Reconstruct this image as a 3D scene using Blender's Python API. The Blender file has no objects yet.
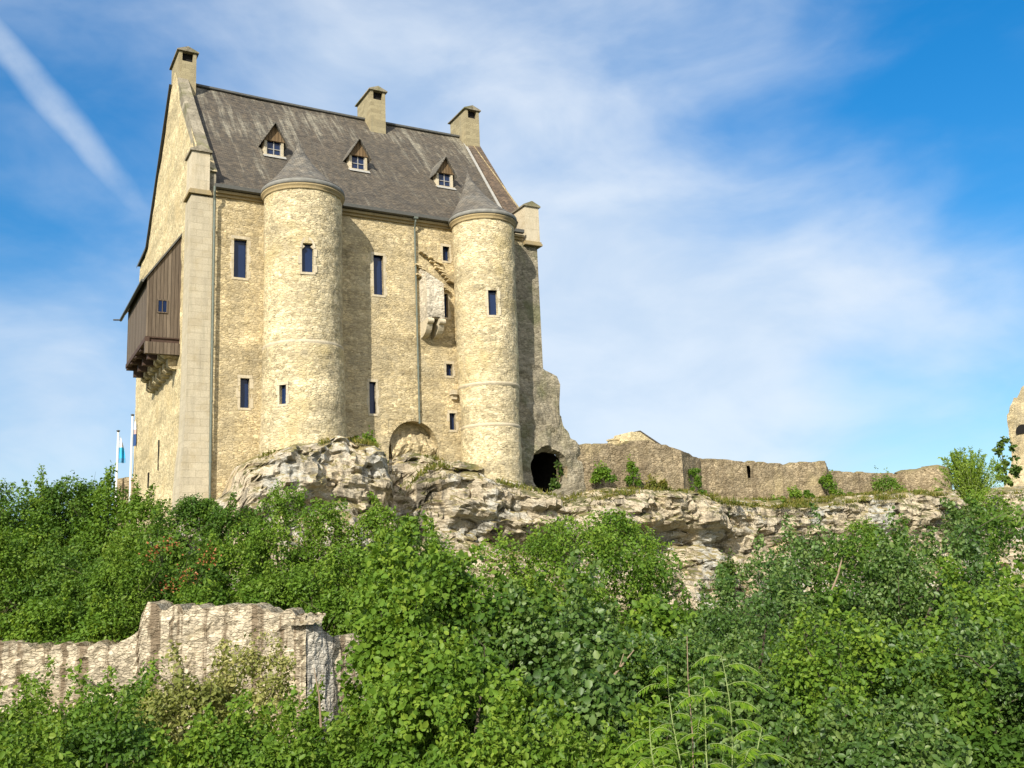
import bpy, bmesh, math, random
import numpy as np
from mathutils import Vector, Matrix, noise as mn

random.seed(7)
rng = np.random.default_rng(7)
SC = bpy.context.scene
COL = SC.collection
R = math.radians

# ------------------------------------------------------------------ camera
F_PX, PITCH, ROLL, YAW = 969.27, 0.19079, -0.04312797, 0.5108815
fw = Vector((0, math.cos(PITCH), math.sin(PITCH)))
r0 = Vector((1, 0, 0)); u0 = r0.cross(fw)
rt = r0 * math.cos(ROLL) + u0 * math.sin(ROLL)
up = -r0 * math.sin(ROLL) + u0 * math.cos(ROLL)
cd = bpy.data.cameras.new('camera'); cam = bpy.data.objects.new('camera', cd); COL.objects.link(cam)
cd.sensor_width = 36; cd.lens = F_PX / 1024 * 36; cd.clip_start = 0.1; cd.clip_end = 6000
cam.matrix_world = Matrix(((rt.x, up.x, -fw.x, 0), (rt.y, up.y, -fw.y, 0), (rt.z, up.z, -fw.z, 0), (0, 0, 0, 1)))
SC.camera = cam
SC.render.resolution_x = 1024; SC.render.resolution_y = 768
SC.view_settings.view_transform = 'Standard'; SC.view_settings.look = 'None'
SC.view_settings.exposure = 0.43; SC.view_settings.gamma = 1

def ray(px, py):
    return rt * ((px - 512) / F_PX) - up * ((py - 384) / F_PX) + fw

# survey frame of the castle: X along the front, Y into the hill, Z up (0 = eaves)
O = ray(213, 192) * 50.0
dX = Vector((math.cos(YAW), math.sin(YAW), 0)); dY = Vector((-math.sin(YAW), math.cos(YAW), 0))
def W(p): return O + dX * p[0] + dY * p[1] + Vector((0, 0, p[2]))
def loc(P):
    d = P - O
    return Vector((d.dot(dX), d.dot(dY), d.z))
def fac(px, py, d=0.0):
    r = ray(px, py); t = (O + dY * d).dot(dY) / r.dot(dY)
    return loc(r * t)
def at(px, py, depth): return ray(px, py) * depth
def cyl_hit(px, py, cx, cy, rad):
    c = loc(Vector((0, 0, 0))); r = ray(px, py)
    d = Vector((r.dot(dX), r.dot(dY), r.z))
    a = d.x ** 2 + d.y ** 2; ox, oy = c.x - cx, c.y - cy
    b = 2 * (ox * d.x + oy * d.y); cc = ox * ox + oy * oy - rad * rad
    t = (-b - math.sqrt(max(b * b - 4 * a * cc, 0))) / (2 * a)
    p = c + d * t
    return math.atan2(p.x - cx, -(p.y - cy)), p.z

# ------------------------------------------------------------------ sun and sky
SUN_EL = R(32); SUN_ROT = R(198.5)
sd = Vector((math.sin(SUN_ROT) * math.cos(SUN_EL), math.cos(SUN_ROT) * math.cos(SUN_EL), math.sin(SUN_EL)))
sl = bpy.data.lights.new('sun', 'SUN'); sl.energy = 5.0; sl.angle = R(0.5); sl.color = (1.0, 0.93, 0.80)
so = bpy.data.objects.new('sun', sl); COL.objects.link(so)
so.rotation_euler = sd.to_track_quat('Z', 'Y').to_euler(); so.location = (0, 0, 60)

class NT:
    """small helper for node trees"""
    def __init__(s, tree): s.t = tree; s.n = tree.nodes; s.l = tree.links; s.n.clear()
    def add(s, kind, **kw):
        nd = s.n.new(kind)
        for k, v in kw.items():
            if k.startswith('i_'):
                key = k[2:]
                s.put(nd, int(key) if key.isdigit() else key.replace('_', ' '), v)
            else: setattr(nd, k, v)
        return nd
    def put(s, nd, key, v):
        if isinstance(v, bpy.types.NodeSocket): s.l.new(v, nd.inputs[key])
        else:
            try: nd.inputs[key].default_value = v
            except Exception: nd.inputs[key].default_value = (*v, 1) if len(v) == 3 else v
    def math(s, op, a, b=0.0, clamp=False):
        nd = s.add('ShaderNodeMath', operation=op, use_clamp=clamp); s.put(nd, 0, a); s.put(nd, 1, b); return nd.outputs[0]
    def vmath(s, op, a, b=(0, 0, 0)):
        nd = s.add('ShaderNodeVectorMath', operation=op); s.put(nd, 0, a); s.put(nd, 1, b)
        return nd.outputs['Value'] if op in ('DOT_PRODUCT', 'LENGTH', 'DISTANCE') else nd.outputs[0]
    def mix(s, f, a, b, blend='MIX'):
        nd = s.add('ShaderNodeMix', data_type='RGBA', blend_type=blend)
        s.put(nd, 0, f); s.put(nd, 6, a); s.put(nd, 7, b); return nd.outputs[2]
    def ramp(s, f, stops, interp='LINEAR'):
        nd = s.add('ShaderNodeValToRGB'); nd.color_ramp.interpolation = interp; s.put(nd, 0, f)
        el = nd.color_ramp.elements
        while len(el) < len(stops): el.new(0.5)
        for e, (p, c) in zip(el, stops):
            e.position = p; e.color = (c, c, c, 1) if isinstance(c, (int, float)) else (*c, 1)
        return nd.outputs[0]
    def step(s, f, a, b, lo=0.0, hi=1.0):
        nd = s.add('ShaderNodeMapRange', interpolation_type='SMOOTHSTEP')
        for k, v in ((0, f), (1, a), (2, b), (3, lo), (4, hi)): s.put(nd, k, v)
        return nd.outputs[0]
    def noise(s, vec, scale, detail=4, rough=0.55, dist=0.0):
        nd = s.add('ShaderNodeTexNoise'); s.put(nd, 'Vector', vec); s.put(nd, 'Scale', scale)
        s.put(nd, 'Detail', detail); s.put(nd, 'Roughness', rough); s.put(nd, 'Distortion', dist); return nd.outputs[0]
    def mapped(s, vec, scale=(1, 1, 1), rot=(0, 0, 0), loc=(0, 0, 0)):
        nd = s.add('ShaderNodeMapping'); s.put(nd, 'Vector', vec); s.put(nd, 'Scale', scale); s.put(nd, 'Rotation', rot); s.put(nd, 'Location', loc)
        return nd.outputs[0]

wd = bpy.data.worlds.new('World'); SC.world = wd; wd.use_nodes = True
N = NT(wd.node_tree)
sky = N.add('ShaderNodeTexSky', sky_type='NISHITA', sun_disc=False, sun_elevation=SUN_EL, sun_rotation=SUN_ROT,
            altitude=300, air_density=1.0, dust_density=0.3, ozone_density=2.5)
gen = N.add('ShaderNodeTexCoord').outputs['Generated']
skyc = N.add('ShaderNodeHueSaturation', i_Saturation=1.22, i_Value=1.15, i_Color=sky.outputs[0]).outputs[0]
elev = N.add('ShaderNodeSeparateXYZ', i_0=gen).outputs[2]
skyc = N.mix(1.0, skyc, N.ramp(elev, [(0.0, (.56, .58, .62)), (.22, (.38, .69, .78)), (.52, (.12, .82, 1.0))]), 'MULTIPLY')
wx = N.noise(N.mapped(gen, (1.6, 1, 3.4), (0, R(28), 0)), 3.6, 6, 0.55, 0.35)
wy = N.noise(N.mapped(gen, (1.0, 1.0, 2.6), (0.0, R(24), 0.3)), 2.2, 5, 0.55, 0.3)
def blob(px, py, deg, amp):
    d = ray(px, py).normalized()
    dt = N.vmath('DOT_PRODUCT', gen, tuple(d))
    k = 1 - math.cos(R(deg))
    e = N.math('POWER', math.e, N.math('MULTIPLY', N.math('SUBTRACT', 1.0, dt), -1.0 / k))
    return N.math('MULTIPLY', e, amp)
acc = None
for b in ((520, 340, 12, .52), (640, 300, 9, .30), (420, 90, 9, .42), (640, 440, 10, .34), (20, 420, 8, .60), (110, 300, 5, .14), (700, 430, 6, .15),
          (300, 60, 6, .26), (790, 300, 6, .34), (840, 480, 9, .34), (960, 330, 5, .16), (760, 50, 6, .16), (900, 260, 5, .18), (600, 60, 6, .14),
          (700, 150, 4, -.10), (930, 110, 7, -.18), (860, 375, 3, -.16), (60, 150, 5, -.05)):
    v = blob(*b); acc = v if acc is None else N.math('ADD', acc, v)
acc = N.math('ADD', acc, N.math('MULTIPLY', N.math('SUBTRACT', wy, 0.5), 0.95))
acc = N.math('ADD', acc, N.math('MULTIPLY', N.math('SUBTRACT', wx, 0.5), 0.6))
cloud = N.step(acc, -0.20, 0.88, 0.0, 0.88)
a, b = ray(0, 40).normalized(), ray(150, 222).normalized()
nrm = a.cross(b).normalized()
wob = N.math('MULTIPLY', N.math('SUBTRACT', N.noise(gen, 14.0, 4), 0.5), 0.012)
dist = N.math('ABSOLUTE', N.math('ADD', N.vmath('DOT_PRODUCT', gen, tuple(nrm)), wob))
tmask = N.step(dist, 0.022, 0.003, 0.0, 1.0)
along = N.step(N.vmath('DISTANCE', gen, tuple(a)), 0.0, 0.42, 0.58, 0.0)
tmask = N.math('MULTIPLY', N.math('MULTIPLY', tmask, along), N.ramp(N.noise(gen, 16.0, 5), [(0.3, .5), (0.6, 1.0)]))
cloud = N.math('MAXIMUM', cloud, tmask)
ccol = N.mix(N.step(wx, .3, .7), (4.0, 4.75, 5.7, 1), (5.0, 5.5, 6.1, 1))
final = N.mix(cloud, skyc, ccol)
# neutral fill light: bright cloud added to the unseen sky behind the camera
sky_fill = N.math('MULTIPLY', N.step(N.vmath('DOT_PRODUCT', gen, (-.25, -.94, .2)), -.05, .45), N.step(N.noise(gen, 3.0, 5, .6), .33, .55, .25, .95))
final = N.mix(sky_fill, final, (9.2, 9.0, 8.7, 1))
bg = N.add('ShaderNodeBackground', i_Color=final, i_Strength=0.122)
N.l.new(bg.outputs[0], N.add('ShaderNodeOutputWorld').inputs[0])

# ------------------------------------------------------------------ materials
def material(name):
    m = bpy.data.materials.new(name); m.use_nodes = True
    return m, NT(m.node_tree)
def finish(n, color, rough=0.9, bump=None, spec=0.25, metal=0.0):
    p = n.add('ShaderNodeBsdfPrincipled', i_Base_Color=color, i_Roughness=rough, i_Metallic=metal)
    p.inputs['Specular IOR Level'].default_value = spec
    if bump is not None:
        h, st, di = bump
        bp = n.add('ShaderNodeBump', i_Height=h, i_Strength=st, i_Distance=di)
        n.l.new(bp.outputs[0], p.inputs['Normal'])
    n.l.new(p.outputs[0], n.add('ShaderNodeOutputMaterial').inputs[0])

def masonry(name, tones, mortar, size=(4.2, 4.2, 8.0), stain=(0.16, 0.14, 0.10), stain_amt=0.45, rough_b=0.9, joint=0.40,
            streak=None, streak_amt=0.0, streak_sc=1.5, moss=0.0, patch=0.35, pits=0.5, bump=.026):
    """coursed rubble: stones of many tones, soft weathered joints, pits, large stains"""
    m, n = material(name)
    co = n.add('ShaderNodeTexCoord').outputs['Object']
    wob = n.add('ShaderNodeTexNoise', i_Scale=2.6, i_Detail=4); n.put(wob, 'Vector', co)
    co2 = n.vmath('ADD', co, n.vmath('MULTIPLY', n.vmath('SUBTRACT', wob.outputs['Color'], (.5, .5, .5)), (.26, .26, .12)))
    st = n.mapped(co2, size)
    v = n.add('ShaderNodeTexVoronoi', i_Randomness=0.9, i_Scale=1.0); n.put(v, 'Vector', st)
    e = n.add('ShaderNodeTexVoronoi', feature='DISTANCE_TO_EDGE', i_Randomness=0.9, i_Scale=1.0); n.put(e, 'Vector', st)
    k = len(tones) - 1
    sep = n.add('ShaderNodeSeparateColor'); n.put(sep, 0, v.outputs['Color'])
    c = n.ramp(sep.outputs[0], [(i / k, t) for i, t in enumerate(tones)])
    fine = n.noise(n.mapped(co, (1, 1, 1.5)), 8.5, 5, .72); med = n.noise(co, 4.0, 6, .7); big = n.noise(co, 0.5, 5, .6, .3)
    big2 = n.noise(n.mapped(co, (1, 1, 1), (0, 0, 0), (17, 9, 4)), 0.8, 6, .68)
    c = n.mix(.75, c, n.mix(med, mortar, tones[0]))          # lime wash still clinging in places
    c = n.mix(1.0, c, n.ramp(sep.outputs[2], [(0, .74), (1, 1.22)]), 'MULTIPLY')
    c = n.mix(1.0, c, n.ramp(fine, [(.33, .62), (.5, 1.0), (.68, 1.22)]), 'MULTIPLY')
    c = n.mix(patch, c, n.mix(1.0, c, n.ramp(big2, [(.3, .55), (.7, 1.45)]), 'MULTIPLY'))
    band = n.noise(n.mapped(co, (.14, .14, 1.1)), 1.0, 4, .6)
    c = n.mix(1.0, c, n.ramp(band, [(.32, .74), (.66, 1.2)]), 'MULTIPLY')
    je = n.math('SUBTRACT', 1.0, n.step(e.outputs['Distance'], .0, .17))
    open_ = n.step(n.math('ADD', med, n.math('MULTIPLY', n.math('SUBTRACT', big2, .5), .6)), .44, .60)
    c = n.mix(n.math('MULTIPLY', n.math('MULTIPLY', je, open_), joint), c, (mortar[0] * .30, mortar[1] * .26, mortar[2] * .2))
    c = n.mix(n.math('MULTIPLY', n.step(big, .48, .70), stain_amt), c, stain)
    pit = n.step(n.noise(n.mapped(co, (1, 1, 1.8)), 4.6, 4, .7), .585, .66)
    c = n.mix(n.math('MULTIPLY', pit, pits), c, (.15, .12, .075))
    if streak:
        sv = n.noise(n.mapped(co, (streak_sc, streak_sc, .06)), 1.0, 5, .62)
        c = n.mix(n.math('MULTIPLY', n.step(sv, .49, .60), streak_amt), c, streak)
    if moss:
        g = n.add('ShaderNodeNewGeometry'); sz = n.add('ShaderNodeSeparateXYZ', i_0=g.outputs['Normal']).outputs[2]
        mk = n.math('MULTIPLY', n.step(n.math('ADD', sz, n.math('MULTIPLY', n.math('SUBTRACT', med, .5), 1.2)), .35, .8), moss)
        c = n.mix(mk, c, n.mix(big2, (.10, .10, .03), (.24, .19, .06)))
    h = n.math('ADD', n.math('MULTIPLY', je, -.55), n.math('ADD', n.math('MULTIPLY', sep.outputs[1], .5), n.math('ADD', n.math('MULTIPLY', fine, .5), n.math('SUBTRACT', n.math('MULTIPLY', med, .3), n.math('MULTIPLY', pit, .7)))))
    finish(n, c, rough_b, (h, 1.0, bump), .12)
    return m

YEL = [(0.408, 0.318, 0.163), (0.510, 0.417, 0.245), (0.581, 0.496, 0.326), (0.459, 0.357, 0.181), (0.632, 0.556, 0.400), (0.367, 0.298, 0.173), (0.551, 0.438, 0.235)]
M = {}
M['facade'] = masonry('keep_rubble_stone', YEL, (0.591, 0.496, 0.318), stain=(0.408, 0.357, 0.245), stain_amt=.5, streak=(0.367, 0.308, 0.200), streak_amt=.35, patch=.7)
M['turret'] = masonry('turret_rubble_stone', [(0.489, 0.398, 0.227), (0.581, 0.496, 0.318), (0.643, 0.567, 0.400), (0.530, 0.427, 0.235), (0.683, 0.616, 0.462), (0.449, 0.368, 0.218)], (0.632, 0.547, 0.363), stain=(0.530, 0.417, 0.190), stain_amt=.5, streak=(0.449, 0.378, 0.254), streak_amt=.25, patch=.65)
M['gable'] = masonry('gable_rubble_stone', [(0.551, 0.447, 0.245), (0.612, 0.517, 0.318), (0.662, 0.577, 0.381), (0.571, 0.468, 0.264)], (0.653, 0.556, 0.354), stain=(0.551, 0.417, 0.208), stain_amt=.45, joint=.25, pits=.4, bump=.03)
M['pale'] = masonry('pale_latrine_stone', [(.54, .485, .385), (.59, .54, .44), (.50, .44, .34)], (.56, .50, .40), stain=(.5, .44, .33), stain_amt=.3, joint=.3, pits=.3, bump=.025)
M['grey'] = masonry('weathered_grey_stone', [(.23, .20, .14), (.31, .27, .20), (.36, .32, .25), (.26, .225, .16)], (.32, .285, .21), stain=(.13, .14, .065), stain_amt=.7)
M['curtain'] = masonry('curtain_wall_stone', [(0.258, 0.198, 0.123), (0.368, 0.290, 0.189), (0.478, 0.396, 0.271), (0.313, 0.242, 0.148), (0.230, 0.180, 0.115), (0.423, 0.343, 0.230)], (0.386, 0.317, 0.205), (3.4, 3.4, 7.0), joint=.8, stain=(0.478, 0.387, 0.213), stain_amt=.5, streak=(0.156, 0.119, 0.074), streak_amt=.45, moss=.5, patch=.6, bump=.035)
M['lower'] = masonry('lower_wall_stone', [(.38, .32, .23), (.48, .41, .30), (.53, .46, .35), (.42, .355, .25), (.58, .52, .41)], (.52, .455, .34), (5.0, 5.0, 12.0), stain=(.46, .36, .20), stain_amt=.4, streak=(.15, .11, .07), streak_amt=.85, streak_sc=3.6, moss=.2, patch=.5, bump=.03)
M['lower_grey'] = masonry('lower_wall_end_stone', [(0.410, 0.377, 0.320), (0.476, 0.443, 0.377), (0.525, 0.492, 0.426)], (0.476, 0.443, 0.377), (4.5, 4.5, 11.0), stain=(0.369, 0.344, 0.287), stain_amt=.2, streak=(0.074, 0.066, 0.053), streak_amt=.92, streak_sc=2.6, moss=.2)

def ashlar(name, c1, c2, mortar, bw=.62, bh=.36):
    m, n = material(name)
    co = n.add('ShaderNodeTexCoord').outputs['Object']
    s = n.add('ShaderNodeSeparateXYZ', i_0=co)
    cv = n.add('ShaderNodeCombineXYZ'); n.put(cv, 0, n.math('ADD', s.outputs[0], s.outputs[1])); n.put(cv, 1, s.outputs[2])
    b = n.add('ShaderNodeTexBrick', i_Scale=1.0, i_Color1=c1, i_Color2=c2, i_Mortar=mortar, i_Mortar_Size=.008, i_Mortar_Smooth=.8, i_Bias=0.0, i_Brick_Width=bw, i_Row_Height=bh)
    n.put(b, 'Vector', cv.outputs[0])
    fine = n.noise(co, 16, 6, .7); big = n.noise(co, .9, 5, .65)
    c = n.mix(1.0, b.outputs[0], n.ramp(fine, [(.25, .75), (.75, 1.18)]), 'MULTIPLY')
    c = n.mix(n.math('MULTIPLY', n.step(big, .48, .7), .5), c, (.36, .29, .17))
    c = n.mix(n.math('MULTIPLY', n.step(n.noise(n.mapped(co, (2, 2, .2)), 1.0, 4), .52, .7), .35), c, (.22, .20, .15))
    finish(n, c, .9, (n.math('ADD', n.math('MULTIPLY', b.outputs['Fac'], -.6), fine), .6, .04), .15)
    return m
M['ashlar'] = ashlar('buttress_ashlar', (.50, .44, .32), (.44, .385, .28), (.38, .33, .23))
M['dressed'] = ashlar('dressed_stone', (.56, .49, .36), (.51, .44, .31), (.46, .39, .27), 2.0, .8)
M['chimney'] = ashlar('chimney_stone', (.36, .31, .19), (.27, .23, .14), (.36, .30, .19), .5, .25)
M['cornice'] = ashlar('cornice_stone', (.37, .29, .155), (.31, .24, .13), (.24, .19, .1), 1.2, .6)
M['coping'] = masonry('coping_stone', [(.26, .23, .17), (.33, .29, .22), (.22, .19, .14)], (.28, .25, .19), (1.2, 1.2, 1.2), stain=(.13, .13, .05), stain_amt=.8, joint=.1)

def slate(name, slope, base=(.078, .071, .060), pale=(.30, .28, .22), amt=.8):
    m, n = material(name)
    co = n.add('ShaderNodeTexCoord').outputs['Object']
    fl = n.mapped(co, (1, 1, 1), (-slope, 0, 0))
    b = n.add('ShaderNodeTexBrick', i_Scale=1.0, i_Color1=(.86, .86, .86), i_Color2=(1.18, 1.14, 1.08), i_Mortar=(.45, .45, .45), i_Mortar_Size=.014, i_Mortar_Smooth=.4, i_Brick_Width=.22, i_Row_Height=.13)
    n.put(b, 'Vector', fl)
    v = n.add('ShaderNodeTexVoronoi', i_Scale=1.0); n.put(v, 'Vector', n.mapped(fl, (4, 7, 1)))
    rnd = n.add('ShaderNodeSeparateColor', i_0=v.outputs['Color']).outputs[0]
    sk = n.noise(n.mapped(fl, (1.9, .12, .2), (0, 0, .10)), 1.0, 6, .7, .2)
    sk2 = n.noise(n.mapped(fl, (5, .3, .2), (0, 0, .06)), 1.0, 4, .7)
    sp = n.noise(n.mapped(fl, (1.6, .5, .3)), 2.6, 6, .75)
    big = n.noise(fl, .22, 4, .6); fine = n.noise(fl, 7, 6, .8)
    c = n.mix(n.step(sp, .35, .7), base, (base[0] * 1.7, base[1] * 1.55, base[2] * 1.35))
    c = n.mix(n.math('MULTIPLY', n.step(n.noise(n.mapped(fl, (1, 1, 1), (0, 0, 0), (5, 3, 1)), .45, 5, .7), .45, .68), .55), c, (.105, .088, .068))
    up_ = n.step(n.add('ShaderNodeSeparateXYZ', i_0=fl).outputs[1], 17, 26)
    f = n.math('ADD', n.math('ADD', n.math('MULTIPLY', sk, .75), n.math('MULTIPLY', sk2, .30)), n.math('ADD', n.math('MULTIPLY', n.math('SUBTRACT', big, .5), .4), n.math('MULTIPLY', up_, .05)))
    c = n.mix(n.math('MULTIPLY', n.math('MULTIPLY', n.step(f, .55, .70), n.step(fine, .25, .6, .35, 1.0)), amt), c, pale)
    c = n.mix(n.math('MULTIPLY', n.step(fine, .60, .72), .45), c, (.40, .36, .28))
    c = n.mix(1.0, c, b.outputs[0], 'MULTIPLY')
    c = n.mix(1.0, c, n.ramp(rnd, [(0, .74), (1, 1.24)]), 'MULTIPLY')
    finish(n, c, .75, (n.math('ADD', b.outputs['Fac'], n.math('MULTIPLY', rnd, -.9)), .6, .035), .25)
    return m
M['slate'] = slate('weathered_roof_slate', R(48))
M['cone_slate'] = slate('turret_cone_slate', R(58), (.125, .122, .112), (.25, .24, .205), .55)
M['brown_slate'] = slate('brown_verge_slate', R(48), (.10, .077, .058), (.16, .13, .10), .4)

def plain(name, col, rough=.6, metal=0.0, var=.25, scale=6, spec=.3, bump=.15):
    m, n = material(name)
    co = n.add('ShaderNodeTexCoord').outputs['Object']
    f = n.noise(co, scale, 5, .65)
    c = n.mix(1.0, col, n.ramp(f, [(.25, 1 - var), (.75, 1 + var)]), 'MULTIPLY')
    finish(n, c, rough, (f, bump, .02), spec, metal)
    return m
M['lead'] = plain('lead_sheet', (.10, .10, .092), .6, .1)
M['eaves_lead'] = plain('grey_eaves_lead', (.20, .195, .175), .65, 0, var=.35, scale=3)
M['pipe'] = plain('verdigris_copper_pipe', (.13, .15, .125), .6, .1)
M['pale_lead'] = plain('pale_lead_apron', (.33, .32, .29), .65, 0)
M['frame_wood'] = plain('window_frame_wood', (.32, .31, .29), .6)
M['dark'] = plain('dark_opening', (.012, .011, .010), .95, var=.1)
M['cave_shade'] = plain('shade_dark_cave_rock', (.035, .032, .026), .9, var=.4, scale=3, bump=.6)  # near-black colour paints the cave's shade into its lining rock
M['white_paint'] = plain('white_pole_paint', (.78, .78, .76), .4, var=.04)
def glass_mat(name, col):
    m, n = material(name)
    co = n.add('ShaderNodeTexCoord').outputs['Object']
    f = n.noise(co, .8, 3)
    c = n.mix(f, col, (col[0] * 1.5, col[1] * 1.4, col[2] * 1.25))
    finish(n, c, .15, (f, .04, .02), .3)
    return m
M['glass'] = glass_mat('dark_blue_glass', (.007, .018, .060))
def planks(name, c1, c2):
    m, n = material(name)
    co = n.add('ShaderNodeTexCoord').outputs['Object']
    s = n.add('ShaderNodeSeparateXYZ', i_0=co)
    u = n.math('MULTIPLY', n.math('ADD', s.outputs[0], s.outputs[1]), 5.2)
    idx = n.math('FLOOR', u); fr = n.math('FRACT', u)
    wn = n.add('ShaderNodeTexWhiteNoise', noise_dimensions='1D', i_W=idx).outputs[0]
    c = n.mix(wn, c1, c2)
    g = n.noise(n.mapped(co, (7, 7, .5)), 2.0, 6, .7)
    c = n.mix(1.0, c, n.ramp(g, [(.25, .6), (.75, 1.3)]), 'MULTIPLY')
    gap = n.step(n.math('ABSOLUTE', n.math('SUBTRACT', fr, .5)), .42, .49)
    c = n.mix(n.math('MULTIPLY', gap, .8), c, (.03, .022, .015))
    finish(n, c, .85, (n.math('SUBTRACT', n.math('MULTIPLY', g, .4), gap), .8, .04), .15)
    return m
M['planks'] = planks('weathered_oak_boards', (.105, .082, .062), (.185, .15, .115))
M['gable_board'] = planks('dormer_gable_boards', (.16, .105, .055), (.20, .14, .08))
M['beam'] = plain('dark_oak_beam', (.07, .043, .032), .8, var=.35, scale=4)

def rock_mat(name):
    m, n = material(name)
    co = n.add('ShaderNodeTexCoord').outputs['Object']
    g = n.add('ShaderNodeNewGeometry'); sz = n.add('ShaderNodeSeparateXYZ', i_0=g.outputs['Normal']).outputs[2]
    warp = n.noise(n.mapped(co, (0.442, 0.442, 0.580)), 1.0, 4, .6)
    x = n.add('ShaderNodeSeparateXYZ', i_0=co)
    zz = n.math('ADD', x.outputs[2], n.math('MULTIPLY', warp, 1.6))
    cv = n.add('ShaderNodeCombineXYZ'); n.put(cv, 0, n.math('MULTIPLY', x.outputs[0], .22)); n.put(cv, 1, n.math('MULTIPLY', x.outputs[1], .22)); n.put(cv, 2, n.math('MULTIPLY', zz, 2.6))
    strat = n.noise(cv.outputs[0], 1.0, 5, .65)
    big = n.noise(co, .35, 5, .6); med = n.noise(co, 1.7, 6, .7); fine = n.noise(co, 9, 5, .7)
    c = n.ramp(strat, [(.25, (0.169, 0.130, 0.085)), (.42, (0.448, 0.377, 0.270)), (.55, (0.600, 0.517, 0.381)), (.72, (0.371, 0.299, 0.211)), (.85, (0.614, 0.566, 0.471))])
    c = n.mix(n.step(big, .48, .62), c, n.mix(med, (0.317, 0.293, 0.246), (0.660, 0.660, 0.606)))
    c = n.mix(n.math('MULTIPLY', n.step(n.noise(n.mapped(co, (1, 1, .35)), .8, 6, .7), .50, .62), .8), c, (0.117, 0.107, 0.088))
    c = n.mix(n.math('MULTIPLY', n.step(n.noise(n.mapped(co, (1, 1, .9), (0, 0, 0), (9, 4, 2)), .5, 5, .6), .55, .68), .6), c, (0.583, 0.447, 0.262))
    c = n.mix(1.0, c, n.ramp(fine, [(.25, .6), (.75, 1.25)]), 'MULTIPLY')
    mk = n.step(n.math('ADD', sz, n.math('MULTIPLY', n.math('SUBTRACT', med, .5), 3.2)), .45, .85)
    c = n.mix(n.math('MULTIPLY', mk, .85), c, n.mix(n.step(big, .4, .6), (.075, .085, .022), (0.247, 0.195, 0.072)))
    h = n.math('ADD', n.math('MULTIPLY', strat, 1.2), n.math('ADD', n.math('MULTIPLY', med, .8), n.math('MULTIPLY', fine, .3)))
    finish(n, c, .95, (h, 1.0, .22), .1)
    return m
M['rock'] = rock_mat('stratified_limestone')
def soil_mat():
    m, n = material('leafy_soil')
    co = n.add('ShaderNodeTexCoord').outputs['Object']
    f = n.noise(co, 3, 6, .7); b = n.noise(co, .3, 4)
    c = n.mix(f, (.03, .035, .012), (.07, .10, .025)); c = n.mix(n.step(b, .45, .65), c, (.07, .055, .03))
    finish(n, c, .95, (f, .8, .2), .1)
    return m
M['soil'] = soil_mat()

def leaf_mat(name, a, b, c=None, trans=.32, spec=.16):
    m, n = material(name)
    at_ = n.add('ShaderNodeAttribute', attribute_name='rnd').outputs['Fac']
    stops = [(0.0, a), (.55, b)] + ([(1.0, c)] if c else [(1.0, b)])
    col = n.ramp(at_, stops)
    p = n.add('ShaderNodeBsdfPrincipled', i_Base_Color=col, i_Roughness=.45)
    p.inputs['Specular IOR Level'].default_value = spec
    t = n.add('ShaderNodeBsdfTranslucent', i_Color=n.mix(1.0, col, (1.5, 1.45, .55), 'MULTIPLY'))
    mx = n.add('ShaderNodeMixShader', i_0=trans); n.l.new(p.outputs[0], mx.inputs[1]); n.l.new(t.outputs[0], mx.inputs[2])
    n.l.new(mx.outputs[0], n.add('ShaderNodeOutputMaterial').inputs[0])
    return m
L = {
    'dark': leaf_mat('dark_green_leaves', (0.033, 0.077, 0.012), (0.072, 0.144, 0.020), (0.152, 0.229, 0.031)),
    'mid': leaf_mat('mid_green_leaves', (0.054, 0.118, 0.015), (0.115, 0.204, 0.023), (0.205, 0.288, 0.035)),
    'lime': leaf_mat('lime_green_leaves', (.060, .130, .014), (.115, .200, .022), (.190, .265, .040)),
    'grey': leaf_mat('cool_green_leaves', (0.030, 0.068, 0.014), (0.073, 0.144, 0.024), (0.176, 0.248, 0.068), spec=.42),
    'pale': leaf_mat('pale_olive_leaves', (0.121, 0.150, 0.034), (0.220, 0.237, 0.063), (0.454, 0.413, 0.172)),
    'fern': leaf_mat('bright_pinnate_leaves', (.10, .20, .012), (.155, .27, .02), (.23, .33, .035), trans=.42),
    'willow': leaf_mat('willow_leaves', (.12, .20, .02), (.20, .30, .035), (.28, .36, .07), trans=.4),
    'ivy': leaf_mat('ivy_leaves', (0.029, 0.059, 0.012), (0.064, 0.116, 0.019), (0.134, 0.184, 0.033), spec=.22),
    'grass': leaf_mat('ledge_grass_blades', (.07, .10, .015), (.15, .16, .03), (.26, .22, .06)),
    'berry': leaf_mat('orange_red_berries', (.20, .055, .02), (.28, .10, .04), (.32, .15, .06), trans=.05),
    'flower': leaf_mat('cream_flowers', (.5, .48, .36), (.6, .58, .45), None, trans=.2),
}
M['bark'] = plain('grey_brown_bark', (.12, .095, .07), .9, var=.4, scale=9)
M['dead_wood'] = plain('dead_pale_stem', (.30, .22, .15), .9, var=.3, scale=9)
M['green_stem'] = plain('pale_green_stem', (.24, .30, .11), .7, var=.2)

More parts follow.
